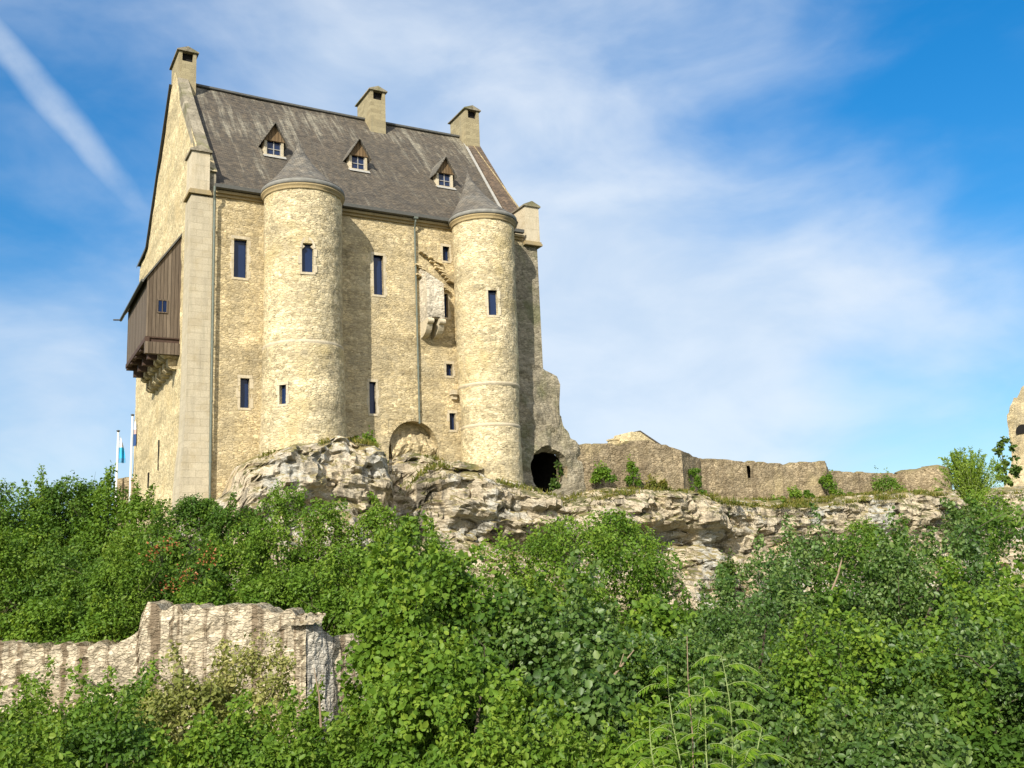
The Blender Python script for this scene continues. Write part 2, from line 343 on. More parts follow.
# ------------------------------------------------------------------ mesh helpers
class MB:
    def __init__(s): s.v = []; s.f = []
    def add(s, pts, faces):
        k = len(s.v); s.v += [tuple(p) for p in pts]; s.f += [tuple(i + k for i in f) for f in faces]
    def hexa(s, p):   # 0-3 bottom ccw, 4-7 top
        s.add(p, [(3, 2, 1, 0), (4, 5, 6, 7), (0, 1, 5, 4), (1, 2, 6, 5), (2, 3, 7, 6), (3, 0, 4, 7)])
    def box(s, x0, x1, y0, y1, z0, z1):
        s.hexa([(x0, y0, z0), (x1, y0, z0), (x1, y1, z0), (x0, y1, z0), (x0, y0, z1), (x1, y0, z1), (x1, y1, z1), (x0, y1, z1)])
    def prism(s, poly, axis, a, b):   # poly of 2d points extruded on axis
        n = len(poly)
        def P(q, t): return {'x': (t, q[0], q[1]), 'y': (q[0], t, q[1]), 'z': (q[0], q[1], t)}[axis]
        s.add([P(q, a) for q in poly] + [P(q, b) for q in poly],
              [tuple(range(n)), tuple(range(2 * n - 1, n - 1, -1))] + [(i, i + n, (i + 1) % n + n, (i + 1) % n) for i in range(n)])
    def grid(s, P, nu, nv, keep=None):
        k = len(s.v); s.v += [tuple(p) for p in P]
        for i in range(nu - 1):
            for j in range(nv - 1):
                if keep is None or keep(i, j):
                    s.f.append((k + i * nv + j, k + (i + 1) * nv + j, k + (i + 1) * nv + j + 1, k + i * nv + j + 1))
    def tube(s, pts, rad, seg=6):
        pts = [Vector(p) for p in pts]; n = len(pts)
        rad = [rad] * n if isinstance(rad, (int, float)) else rad
        k = len(s.v)
        for i, p in enumerate(pts):
            t = (pts[min(i + 1, n - 1)] - pts[max(i - 1, 0)]).normalized()
            a = t.cross(Vector((0, 1, .013))) if abs(t.y) < .9 else t.cross(Vector((1, 0, .013)))
            a.normalize(); b = t.cross(a)
            for q in range(seg):
                w = 2 * math.pi * q / seg
                s.v.append(tuple(p + (a * math.cos(w) + b * math.sin(w)) * rad[i]))
        for i in range(n - 1):
            for q in range(seg):
                s.f.append((k + i * seg + q, k + i * seg + (q + 1) % seg, k + (i + 1) * seg + (q + 1) % seg, k + (i + 1) * seg + q))
        s.f.append(tuple(k + q for q in range(seg))); s.f.append(tuple(k + (n - 1) * seg + q for q in range(seg)))
    def panel(s, us, vs, holes, f, depth):
        us = sorted(set([round(u, 4) for u in us] + [round(h[i], 4) for h in holes for i in (0, 1)]))
        vs = sorted(set([round(v, 4) for v in vs] + [round(h[i], 4) for h in holes for i in (2, 3)]))
        def solid(i, j):
            u = (us[i] + us[i + 1]) / 2; v = (vs[j] + vs[j + 1]) / 2
            return not any(h[0] < u < h[1] and h[2] < v < h[3] for h in holes)
        s.grid([f(u, v, 0) for u in us for v in vs], len(us), len(vs), solid)
        for h in holes:
            if len(h) > 4: continue
            uu = [u for u in us if h[0] - 1e-4 <= u <= h[1] + 1e-4]; vv = [v for v in vs if h[2] - 1e-4 <= v <= h[3] + 1e-4]
            ring = [(u, h[2]) for u in uu] + [(h[1], v) for v in vv[1:]] + [(u, h[3]) for u in uu[::-1][1:]] + [(h[0], v) for v in vv[::-1][1:-1]]
            n = len(ring)
            s.add([f(u, v, 0) for u, v in ring] + [f(u, v, depth) for u, v in ring], [(i, (i + 1) % n, (i + 1) % n + n, i + n) for i in range(n)])

def mesh_obj(name, verts, faces, mat, smooth=False):
    me = bpy.data.meshes.new(name); me.from_pydata([tuple(v) for v in verts], [], faces); me.validate(); me.update()
    me.materials.append(mat)
    if smooth: me.shade_smooth()
    o = bpy.data.objects.new(name, me); COL.objects.link(o); return o
BASE = {}
def tag(o, label=None, cat=None, group=None, kind=None):
    for k, v in (('label', label), ('category', cat), ('group', group), ('kind', kind)):
        if v: o[k] = v
    return o
def thing(name, label, cat, base, group=None, world=False):
    o = bpy.data.objects.new(name, None); COL.objects.link(o); o.empty_display_size = .3
    o.location = base if world else W(base); o.rotation_euler = (0, 0, 0 if world else YAW)
    BASE[o] = (Vector(base), world)
    return tag(o, label, cat, group)
def part(name, mb, mat, parent, smooth=False, label=None):
    b, w = BASE[parent]
    o = mesh_obj(name, [Vector(v) - b for v in mb.v], mb.f, mat, smooth)
    o.parent = parent; BASE[o] = (b, w)
    if label: o['label'] = label
    return o
def solo(name, mb, mat, base, label=None, cat=None, group=None, kind=None, smooth=False, world=False):
    b = Vector(base)
    o = mesh_obj(name, [Vector(v) - b for v in mb.v], mb.f, mat, smooth)
    o.location = b if world else W(b); o.rotation_euler = (0, 0, 0 if world else YAW); BASE[o] = (b, world)
    return tag(o, label, cat, group, kind)
def fb(x, y, z, sc=1.0, oc=4):
    return mn.fractal(Vector((x * sc, y * sc, z * sc)), 1.0, 2.0, oc)
def lerp(a, b, t): return a + (b - a) * t
def interp(x, xs, ys): return float(np.interp(x, xs, ys))
def frange(a, b, st):
    n = max(1, int(round((b - a) / st))); return [a + (b - a) * i / n for i in range(n + 1)]

# ------------------------------------------------------------------ ground
def gz(X, Y):
    s = -Y
    l = interp(s, [-90, -60, -2, 1, 6, 15, 25, 38, 46, 60, 300], [-40, -17.6, -17.6, -17.8, -19.6, -23.2, -25.2, -23.9, -21.65, -21.5, -24])
    r = interp(s, [-90, -60, -2.6, -1.2, 6, 15, 25, 38, 46, 60, 300], [-40, -17, -16.0, -22.0, -22.4, -23.2, -24.4, -23.4, -21.65, -21.5, -24])
    t = min(max((X + 1.0) / 2.5, 0), 1)
    z = lerp(l, r, t)
    c = min(1.0, math.hypot(X + 9.95, Y + 48.4) / 12)
    return z + .35 * c * fb(X, Y, 0, .25, 3)
def spaced(c, near, far, n):
    t = np.linspace(-1, 1, n); return c + np.sign(t) * (near * np.abs(t) + (far - near) * np.abs(t) ** 4)
gx = spaced(10, 60, 1500, 161); gy = spaced(-15, 45, 1500, 161)
mb = MB(); mb.grid([(x, y, gz(x, y)) for x in gx for y in gy], len(gx), len(gy))
solo('ground', mb, M['soil'], (0, 0, 0), kind='structure', smooth=True)

# ------------------------------------------------------------------ cliff
#        X     Zback  Zrim   Yrim  under  foot
CT = [(-3.0, -17.2, -18.5, -1.5, 0.0, -21.0), (-0.6, -16.4, -16.6, -1.4, 0.0, -20.5), (0.6, -15.6, -15.6, -1.9, 0.0, -20.5), (1.2, -14.2, -14.4, -2.7, 0.2, -20.5),
      (2.6, -13.4, -13.9, -3.5, 0.5, -20.5), (4.0, -12.7, -13.7, -3.9, 0.9, -20.5), (5.6, -12.6, -13.2, -3.9, 0.4, -20.8), (7.6, -12.8, -13.5, -3.5, 0.2, -20.8),
      (8.5, -13.3, -14.9, -2.8, 0.2, -21), (9.1, -13.7, -15.6, -0.9, .2, -21), (9.8, -13.6, -14.9, -0.7, 0.3, -21), (10.6, -13.3, -14.4, -1.9, 0.3, -21),
      (11.6, -13.4, -14.6, -3.4, 0.6, -21), (13.6, -13.6, -15.3, -4.4, 1.4, -21.3), (15.6, -14.4, -15.9, -4.9, 2.2, -21.6), (17.0, -14.9, -16.0, -4.7, 2.4, -21.8),
      (18.0, -15.3, -16.3, -2.6, 1.0, -22), (19.4, -15.5, -16.4, -2.0, 0.4, -22), (21.5, -15.4, -15.9, -2.6, 0.6, -22), (24, -15.2, -15.7, -3.4, 1.4, -22),
      (26.5, -15.1, -15.7, -3.0, 1.6, -22.3), (29, -15.4, -15.9, -3.0, 1.3, -22.3), (31, -15.8, -16.3, -1.6, .5, -22.3), (34, -15.9, -16.5, -1.6, .3, -22.5), (38, -15.9, -16.6, -2.4, .2, -22.5),
      (42, -15.8, -16.2, -2.6, .5, -22.5), (48, -15.4, -15.9, -3.0, .5, -22.5), (55, -15.3, -15.9, -3.6, .5, -22.5), (61, -15.0, -15.6, -3.2, .4, -22.5), (80, -14.5, -15, -3.2, .4, -22.5)]
cx_ = [c[0] for c in CT]
mb = MB(); us = frange(-3, 72, .17); NV = 104; pts = []
for X in us:
    zb, zr, yr, un, ft = (interp(X, cx_, [c[k] for c in CT]) for k in range(1, 6))
    prof = [(2.2, zb + .05), (0.2, zb), (yr + .5, zr + .12), (yr, zr - .25), (yr - .25, zr - 1.6), (yr + un * .6, zr - 2.3), (yr + un, zr - 2.8), (yr - .6, zr - 4.2), (yr - 2.2, ft - .8)]
    ln = [0.0]
    for a, b in zip(prof, prof[1:]): ln.append(ln[-1] + math.hypot(a[0] - b[0], a[1] - b[1]))
    for j in range(NV):
        t = ln[-1] * j / (NV - 1)
        y = interp(t, ln, [p[0] for p in prof]); z = interp(t, ln, [p[1] for p in prof])
        q = min(1, max(0, (t - ln[1] * .8) / 1.2))
        wz = z + .35 * fb(X, 0, z, .18, 2) + .05 * X
        bed = math.floor(wz / .55 + .3 * fb(X, 3, z, .1, 2)); frac = (wz / .55 + .3 * fb(X, 3, z, .1, 2)) - bed
        ledge = .30 * (mn.cell(Vector((X * .30, bed * 1.7, 2.2))) ) + .12 * mn.cell(Vector((X * 1.1, bed * 3.1, 7.7)))
        joint = -.35 * max(0, 1 - abs(mn.noise(Vector((X * .42, bed * .15, 4)))) / .05)
        groove = -.16 * max(0, 1 - min(frac, 1 - frac) / .14)
        fr_ = min(1, max(0, (X - 26) / 5)); big = lerp(.8, .45, fr_) * fb(X, y * .5, z, .22, 4); med = .26 * fb(X, y, z, .9, 4) + .10 * fb(X, y + 9, z * 1.4, 2.6, 3)
        vd, vp = mn.voronoi(Vector((X * .62 + .25 * fb(X, y, z, .8, 2), y * .3, z * 1.25 + .2 * fb(X, 4, z, .9, 2))), distance_metric='DISTANCE', exponent=2.5)
        blk = .34 * mn.cell(vp[0] * 37.7) - lerp(.22, .10, fr_) * max(0, 1 - (vd[1] - vd[0]) / .10)
        d = q * (ledge * lerp(.7, .45, fr_) + groove + joint + big + med + blk) 
        pts.append((X + .15 * q * fb(X, z, 5, .7, 3), y - d, z + (.28 * q * fb(X, y, 9, .6, 4) if t < ln[3] else .10 * fb(X, y, z, 1.3, 3))))
mb.grid(pts, len(us), NV)
solo('cliff', mb, M['rock'], (20, -2, -20), kind='structure')
def cliff_top(X, Y):
    zb, zr, yr = (interp(X, cx_, [c[k] for c in CT]) for k in range(1, 4))
    return interp(-Y, [-2, -.2, -(yr + .5), -yr], [zb, zb, zr + .1, zr])

# ------------------------------------------------------------------ castle keep
keep = thing('castle_keep', 'tall sandstone castle keep with two round turrets and a steep slate roof', 'castle', (0, 0, -15.5))
XL, XR, YB = -0.4, 19.2, 22.2
def jit(p, a=.03): return a * fb(p[0], p[1], p[2], 1.1, 3)
holes_f = [(1.10, 1.76, -4.44, -2.36), (8.72, 9.30, -4.58, -2.3), (1.50, 1.96, -11.22, -9.70), (8.37, 8.76, -11.24, -9.5),
           (12.97, 13.40, -2.12, -1.25), (12.97, 13.36, -8.89, -8.2), (13.08, 13.46, -11.96, -11.02), (12.92, 13.2, -5.5, -4.1), (9.42, 12.36, -15.7, -11.52)]
holes_c = [(17.7, 19.2, -15.6, -12.95, 0)]
w = MB()
w.panel(frange(0, XR, .4), frange(-16.6, .05, .4), holes_f + holes_c, lambda u, v, n: (u, n + jit((u, 0, v)), v), .34)
# spandrels over the blind arch, its soffit and back
ax, ar, asp = 10.89, 1.47, -12.99
arc = [(ax - ar * math.cos(math.pi * i / 20), asp + ar * math.sin(math.pi * i / 20)) for i in range(21)]
for (x0, z0), (x1, z1) in zip(arc, arc[1:]):
    w.add([(x0, .02, z0), (x1, .02, z1), (x1, .02, -11.5), (x0, .02, -11.5)], [(0, 1, 2, 3)])
    w.add([(x0, .02, z0), (x1, .02, z1), (x1, .75, z1), (x0, .75, z0)], [(0, 1, 2, 3)])
# left gable wall with its raking top, rear slope and kick
YR, ZR = 9.5, 10.8
def rake(y):
    return interp(y, [0, YR, YR + .6, 18.6, YB], [1.15, ZR + .6, ZR + .6, 2.75, 2.55])
ys = frange(0, YB, .45); nz = 44
holes_g = [(15.15, 15.45, -13.8, -12.85), (11.6, 11.8, -13.1, -11.3)]
w.panel([v for v in ys], [i / nz for i in range(nz + 1)], [], lambda u, v, n: (XL + n - jit((7, u, v * 27), .04), u, lerp(-16.6, rake(u), v)), .2)
w.panel([v for v in ys], [i / nz for i in range(nz + 1)], [], lambda u, v, n: (XR + .05 * u, u, lerp(-11.9, rake(u) - .4, v)), .2)
w.grid([(x, YB, z) for x in frange(XL, XR + 1.1, .8) for z in (-16.6, 2.5)], len(frange(XL, XR + 1.1, .8)), 2)
w.grid([(XL + t * .6, y, rake(y)) for y in ys for t in (0, 1)], len(ys), 2)
part('wall', w, M['facade'], keep)
g = MB()   # facing skin of the sunlit gable side, one course proud
g.panel(frange(.02, YB, .45), [i / nz for i in range(nz + 1)], [], lambda u, v, n: (XL - .05 - jit((3, u, v * 27), .05), u, lerp(-16.6, rake(u) + .01, v)), .05)
part('gable_wall', g, M['gable'], keep)
for h in holes_g:
    s = MB(); s.box(XL - .11, XL - .04, h[0], h[1], h[2], h[3]); part('arrow_slit', s, M['dark'], keep)
# back of the blind arch with its rubble infill
a = MB()
a.box(9.3, 12.5, .76, .9, -16, -11.4)
part('blind_arch', a, M['gable'], keep)
a = MB()
nu, nv = 22, 18
a.grid([(lerp(9.7, 12.33, i / (nu - 1)), .72 - (.45 + .25 * fb(i * .3, j * .3, 1, 1, 3)) * min(1, (nv - 1 - j) / 5), lerp(-14.6, -12.35 + .22 * fb(i * .35, 0, 3, 1, 3) + .35 * math.sin(i / (nu - 1) * 3.1), j / (nv - 1))) for i in range(nu) for j in range(nv)], nu, nv)
part('arch_infill', a, M['facade'], keep)
v = MB()
for k in range(19):
    t0, t1 = math.pi * (k + .04) / 19, math.pi * (k + .96) / 19
    q = [(ax - rr * math.cos(t), asp + rr * math.sin(t)) for rr, t in ((ar - .03, t0), (ar + .13, t0), (ar + .13, t1), (ar - .03, t1))]
    v.prism(q, 'y', -.022 - .006 * (k % 3), .3)
part('arch_ring', v, M['facade'], keep)

# corner buttress and pinnacles
b = MB()
def bx(u, v, n, y): return u
prof = [(-16.6, -1.45, -.32), (-14.2, -1.34, -.27), (-13.0, -1.2, -.2), (-10, -1.13, -.14), (-.35, -1.1, -.12)]
for z in range(3): pass
zs = frange(-16.6, -.35, .5)
for z0, z1 in zip(zs, zs[1:]):
    x0, x1 = (interp(z, [p[0] for p in prof], [p[1] for p in prof]) for z in (z0, z1))
    y0, y1 = (interp(z, [p[0] for p in prof], [p[2] for p in prof]) for z in (z0, z1))
    b.hexa([(x0, y0, z0), (-.02, y0, z0), (-.02, 1.4, z0), (x0, 1.4, z0), (x1, y1, z1), (-.02, y1, z1), (-.02, 1.4, z1), (x1, 1.4, z1)])
part('corner_buttress', b, M['ashlar'], keep)
def pinnacle(x0, x1, y0, y1, z0, z1, mat):
    p = MB(); p.box(x0, x1, y0, y1, z0 + .18, z1); o = part('pinnacle', p, mat, keep)
    p = MB(); p.box(x0 - .14, x1 + .1, y0 - .12, y1 + .05, z0 - .08, z0 + .06); p.box(x0 - .08, x1 + .06, y0 - .07, y1 + .03, z0 + .06, z0 + .18); part('pinnacle_base', p, M['cornice'], o)
    p = MB(); xm = (x0 + x1) / 2
    p.prism([(x0 - .1, z1), (x1 + .1, z1), (x1 + .1, z1 + .09), (xm, z1 + .36), (x0 - .1, z1 + .09)], 'y', y0 - .1, y1 + .1)
    part('pinnacle_cap', p, M['coping'], o)
pinnacle(-1.1, -.2, -.12, 1.25, -.2, 2.05, M['dressed'])
pinnacle(18.45, 19.42, -.25, 1.3, -.45, 1.95, M['dressed'])
e = MB(); e.box(17.2, 19.30, -.07, .6, -12.7, -.55); e.box(18.28, 19.38, -.14, .6, -.55, -.4)
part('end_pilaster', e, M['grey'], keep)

# main roof, slightly uneven, with flared eaves
SL = (ZR - .35) / YR
def roofz(y): return .22 + SL * y + .10 * math.exp(-max(y, 0) / .8)
r = MB(); nu, nv = 60, 34
def xl_r(y): return .18
def xr_r(y): return 17.75 + .16 * y
P = []
for i in range(nu):
    for j in range(nv):
        y = lerp(-.42, YR, j / (nv - 1)); x = lerp(xl_r(y), xr_r(y), i / (nu - 1))
        sag = -.10 * math.sin(math.pi * i / (nu - 1)) * j / (nv - 1)
        P.append((x, y, (roofz(y) if y > 0 else .32 + .45 * y * .6) + sag + .05 * fb(x, y, 0, .35, 3)))
r.grid(P, nu, nv)
r.grid([(x, y, ZR - .02 - (y - YR) * .93 if y > YR else ZR) for x in (XL + .2, xr_r(YR) + .8) for y in (YR, 18.4, YB + .5)], 2, 3)
roof = part('roof', r, M['slate'], keep, True)
k = MB(); kp = []
for i in range(31):
    x = lerp(.1, xr_r(YR), i / 30); kp.append((x, YR, ZR + .02 - .10 * math.sin(math.pi * i / 30)))
k.tube(kp, .11, 6); part('ridge_roll', k, M['lead'], roof)
# parapet of the left gable: thick raking coping standing above the slates
c = MB(); c.box(-.2, .17, .12, 1.0, -.25, 1.35); yy = frange(.9, 8.55, .5)
c.grid([q for y in yy for q in ((XL - .06, y, roofz(y) - .1), (XL - .06, y, roofz(y) + .95 + jit((1, y, 2), .06)), (.14, y, roofz(y) + 1.0 + jit((1, y, 5), .06)), (.18, y, roofz(y) - .1))], len(yy), 4)
c.add([(XL - .06, .9, roofz(.9) - .1), (.18, .9, roofz(.9) - .1), (.14, .9, roofz(.9) + 1.0), (XL - .06, .9, roofz(.9) + .95)], [(0, 1, 2, 3)])
part('gable_coping', c, M['coping'], keep)
c = MB(); yy = frange(10.6, 18.6, .8) + [YB + .35]
c.grid([q for y in yy for q in ((XL - .22, y, rake(y) + .02), (XL - .22, y, rake(y) + .2), (.2, y, rake(y) + .2), (.2, y, rake(y) + .02))], len(yy), 4)
part('rear_verge', c, M['lead'], keep)
# right verge: pale flashing and a brown slated coping
c = MB(); yy = frange(.6, 9.4, .6)
c.grid([q for y in yy for q in ((xr_r(y) - .12, y, roofz(y) + .04), (xr_r(y) - .12, y, roofz(y) + .13), (xr_r(y) + .06, y, roofz(y) + .15), (xr_r(y) + .07, y, roofz(y)))], len(yy), 4)
part('flashing', c, M['pale_lead'], roof)
c = MB()
c.grid([q for y in yy for q in ((xr_r(y) + .08, y, roofz(y) - .05), (xr_r(y) + .1, y, roofz(y) + .24), (xr_r(y) + 1.25 - .02 * y, y, roofz(y) + .30), (xr_r(y) + 1.3 - .02 * y, y, roofz(y) - 2.0))], len(yy), 4)
part('gable_coping', c, M['brown_slate'], keep)

# chimneys: long stacks set across the ridge, gabled caps with a flue opening
def chimney(x0, x1, y0, y1, zb, zt, mat):
    m = MB(); m.box(x0, x1, y0, y1, zb, zt - .62)
    m.box(x0, x0 + .2, y0, y1, zt - .62, zt); m.box(x1 - .2, x1, y0, y1, zt - .62, zt)
    for q in range(1, 4):
        ym = lerp(y0, y1, q / 4); m.box(x0 + .2, x1 - .2, ym - .1, ym + .1, zt - .62, zt)
    o = part('chimney', m, mat, keep)
    p = MB(); xm = (x0 + x1) / 2
    p.prism([(x0 - .13, zt), (x1 + .13, zt), (x1 + .13, zt + .07), (xm, zt + .34), (x0 - .13, zt + .07)], 'y', y0 - .12, y1 + .16)
    part('chimney_cap', p, M['coping'], o)
    p = MB(); p.box(x0 + .21, x1 - .21, y0 + .25, y0 + .3, zt - .61, zt - .01); part('flue', p, M['dark'], o)
chimney(XL - .02, .62, 8.5, 11.0, 6, 12.35, M['chimney'])
chimney(11.92, 12.98, 8.35, 10.9, 8, 12.35, M['chimney'])
chimney(19.05, 20.12, 8.4, 10.9, 8, 12.45, M['chimney'])

# cornice and gutter along the eaves
c = MB(); c.box(.05, 18.3, -.12, .1, -.22, -.08); c.box(.05, 18.3, -.26, .1, -.08, .06)
part('cornice', c, M['cornice'], keep)
c = MB(); c.prism([(-.32, .08), (-.50, .12), (-.52, .30), (-.30, .33)], 'x', .0, 18.2)
part('gutter', c, M['lead'], keep)
# downpipes
p = MB(); p.tube([(-.02, -.52, .12), (-.02, -.50, -.15), (.03, -.30, -.55), (.04, -.24, -16.4)], 0.065, 8)
for z in (-2, -5, -8, -11, -14): p.tube([(.04, -.24, z - .05), (.04, -.24, z + .05)], .085, 8)
part('downpipe', p, M['pipe'], keep)
p = MB(); p.tube([(11.15, -.42, .12), (11.15, -.38, -.15), (11.18, -.16, -.5), (11.2, -.14, -11.7)], .055, 8)
p.box(11.03, 11.27, -.5, -.3, .0, .3)
for z in (-2.5, -5.5, -8.5, -11): p.tube([(11.2, -.14, z - .05), (11.2, -.14, z + .05)], .075, 8)
part('downpipe', p, M['pipe'], keep)

# windows: dressed surround, recessed pane
def window(org, xa, wd_, ht, kind='rect', jamb=.15, inset=.2, bars=False, mat='dressed', parent=None, glass='glass'):
    """org = centre of the opening's foot on the wall face; xa = unit vector to the right; inward = z x xa"""
    xa = Vector(xa); ya = Vector((-xa.y, xa.x, 0)); org = Vector(org)
    def T(p): return org + xa * p[0] + ya * p[1] + Vector((0, 0, p[2]))
    m = MB(); h2 = wd_ / 2; jl = jamb
    def bx(x0, x1, y0, y1, z0, z1):
        m.hexa([T(q) for q in ((x0, y0, z0), (x1, y0, z0), (x1, y1, z0), (x0, y1, z0), (x0, y0, z1), (x1, y0, z1), (x1, y1, z1), (x0, y1, z1))])
    nst = max(1, int(round(ht / .45)))
    for i in range(nst):     # jamb stones, long and short
        za, zb = ht * i / nst, ht * (i + 1) / nst - .012
        ex = .07 if i % 2 else 0.0
        bx(-h2 - jl - ex, -h2, -.012 - ex * .1, .32, za, zb); bx(h2, h2 + jl + (.07 - ex), -.018 + ex * .1, .32, za, zb)
    bx(-h2 - jl * .8, h2 + jl * .8, -.03, .32, -.12, -.004)
    if kind == 'rect':
        bx(-h2 - jl - .02, h2 + jl + .02, -.02, .32, ht, ht + .16)
    else:
        n = 12; tp = ht + wd_ * .55
        cur = []
        for i in range(n + 1):
            t = i / n * 2 - 1
            cur.append((h2 * t, ht + wd_ * .80 * math.sqrt(max(0, 1 - (abs(t) * .82 + .18 * abs(t) ** 3) ** 1.6)) ** 1.15))
        top = [(x * (h2 + jl) / h2, ht + (z - ht) * 1.28 + .02) for x, z in cur]
        for i in range(n):
            q = [cur[i], cur[i + 1], top[i + 1], top[i]]
            m.add([T((x, -.028, z)) for x, z in q] + [T((x, .32, z)) for x, z in q], [(0, 1, 2, 3), (0, 1, 5, 4), (2, 3, 7, 6), (1, 2, 6, 5), (3, 0, 4, 7)])
        for sx in (-1, 1):      # cusps of the trefoil head
            m.prism([(0, 0)], 'y', 0, 0) if False else None
            q = [(sx * h2, ht - .05), (sx * h2 * .45, ht + .10), (sx * h2, ht + .22)]
            m.add([T((x, .0, z)) for x, z in q] + [T((x, .2, z)) for x, z in q], [(0, 1, 2), (5, 4, 3), (0, 1, 4, 3), (1, 2, 5, 4)])
    o = part('window', m, M[mat], parent or keep)
    p = MB(); zt = ht if kind == 'rect' else ht + wd_ * .8
    p.add([T(q) for q in ((-h2 - .02, inset, -.02), (h2 + .02, inset, -.02), (h2 + .02, inset, zt + .02), (-h2 - .02, inset, zt + .02),
                          (-h2 - .02, inset + .03, -.02), (h2 + .02, inset + .03, -.02), (h2 + .02, inset + .03, zt + .02), (-h2 - .02, inset + .03, zt + .02))],
          [(0, 1, 2, 3), (7, 6, 5, 4), (0, 1, 5, 4), (1, 2, 6, 5), (2, 3, 7, 6), (3, 0, 4, 7)])
    part('pane', p, M[glass], o)
    p = MB(); th = .03
    def fbx(x0, x1, z0, z1): p.hexa([T(q) for q in ((x0, inset - .035, z0), (x1, inset - .035, z0), (x1, inset - .004, z0), (x0, inset - .004, z0), (x0, inset - .035, z1), (x1, inset - .035, z1), (x1, inset - .004, z1), (x0, inset - .004, z1))])
    if bars:
        fbx(-h2, -h2 + .05, 0, ht); fbx(h2 - .05, h2, 0, ht); fbx(-h2 + .05, h2 - .05, 0, .05); fbx(-h2 + .05, h2 - .05, ht - .05, ht)
        fbx(-.025, .025, .05, ht - .05)
        fbx(-h2 + .05, -.025, ht * .5 - .02, ht * .5 + .02); fbx(.025, h2 - .05, ht * .5 - .02, ht * .5 + .02)
        part('window_bars', p, M['frame_wood'], o)
    return o
for h in holes_f[:-1]:
    small = (h[1] - h[0]) < .45
    window(((h[0] + h[1]) / 2, 0, h[2]), (1, 0, 0), h[1] - h[0], h[3] - h[2], jamb=.09 if small else .13, inset=.24)

# stair turrets
def turret(cx, cy, prof, holes_px, apex, rim, mat, bands):
    """prof: list of (z, radius)"""
    zt = prof[-1][0]; zb = prof[0][0]
    rad = lambda z: interp(z, [p[0] for p in prof], [p[1] for p in prof])
    hs = []; wins = []
    for (px, py, wd_, ht, kind) in holes_px:
        rr = rad(-6)
        for _ in range(4):
            ph, z = cyl_hit(px, py, cx, cy, rr); rr = rad(z)
        hh = ht + (wd_ * .45 if kind != 'rect' else 0)
        hs.append((ph - wd_ / 2 / rr, ph + wd_ / 2 / rr, z, z + hh)); wins.append((ph, z, rr, wd_, ht, kind))
    def f(a, z, n):
        rr = rad(z) - n; rr += .025 * fb(cx + 2 * math.sin(a), cy - 2 * math.cos(a), z, .9, 4) + .03 * fb(a * 4, cy, z * 3, 1, 2)
        return (cx + rr * math.sin(a), cy - rr * math.cos(a), z)
    m = MB(); m.panel(frange(-2.2, 2.2, .07), frange(zb, zt, .25), hs, f, .3)
    t = part('stair_turret', m, mat, keep)
    for ph, z, rr, wd_, ht, kind in wins:
        window((cx + (rr - .02) * math.sin(ph), cy - (rr - .02) * math.cos(ph), z), (math.cos(ph), math.sin(ph), 0), wd_, ht, kind, jamb=.11, inset=.22)
    def ring(profile, name, material_, par):
        mm = MB(); n = 50
        mm.grid([(cx + q[0] * math.sin(an), cy - q[0] * math.cos(an), q[1]) for an in [lerp(-2.3, 2.3, i / n) for i in range(n + 1)] for q in profile], n + 1, len(profile))
        return part(name, mm, material_, par, True)
    for z, out in bands:
        rr = rad(z) - .02
        ring([(rr, z - .14), (rr + out * .5, z - .08), (rr + out, z - .02), (rr + out, z + .05), (rr + .02, z + .12)], 'string_course', M['dressed'], t)
    rt_ = rad(zt)
    ring([(rt_ - .05, zt - .22), (rt_ + .06, zt - .18), (rt_ + .07, zt - .10), (rt_ + .03, zt - .08), (rt_ + .15, zt - .01), (rt_ + .17, zt + .07), (rt_, zt + .07)], 'turret_cornice', M['cornice'], t)
    ring([(rt_ + .05, zt + .08), (rim - .06, zt + .09), (rim, zt + .11), (rim - .02, zt + .30), (rim - .06, zt + .35), (rim - .3, zt + .40)], 'eaves_band', M['eaves_lead'], t)
    # slated cone leaning back on to the main roof
    mm = MB(); n, kk = 64, 18
    P = []
    for i in range(n + 1):
        an = lerp(-math.pi, math.pi, i / n)
        bxp, byp = cx + (rim - .05) * math.sin(an), cy - (rim - .05) * math.cos(an)
        for j in range(kk + 1):
            q = j / kk
            qr = 1 - (1 - q) ** 1.28
            P.append((lerp(bxp, apex[0], qr), lerp(byp, apex[1], qr), lerp(zt + .36, apex[2] + .55, .8 * q + .2 * q ** 2) + .025 * fb(math.sin(an) * 3, q * 4, cx, 1, 2) * (1 - q)))
    mm.grid(P, n + 1, kk + 1)
    part('turret_roof', mm, M['cone_slate'], t, True)
    return t
turret(4.45, -1.0, [(-16.2, 2.32), (-12.8, 2.14), (-10, 2.08), (-8.35, 2.06), (-8.25, 1.99), (-.1, 2.0)],
       [(307.8, 272, .58, 1.25, 'lancet'), (282.5, 404, .36, .95, 'rect')], (4.5, .0, 3.2), 2.19, M['turret'], [(-8.3, .05)])
turret(15.12, -1.0, [(-16.4, 1.72), (-12.05, 1.66), (-11.95, 1.60), (-9.75, 1.68), (-9.65, 1.72), (-.1, 1.80)],
       [(493.5, 315, .52, 1.42, 'rect')], (15.25, 1.0, 3.72), 2.02, M['turret'], [(-9.7, .07), (-12.0, .07)])

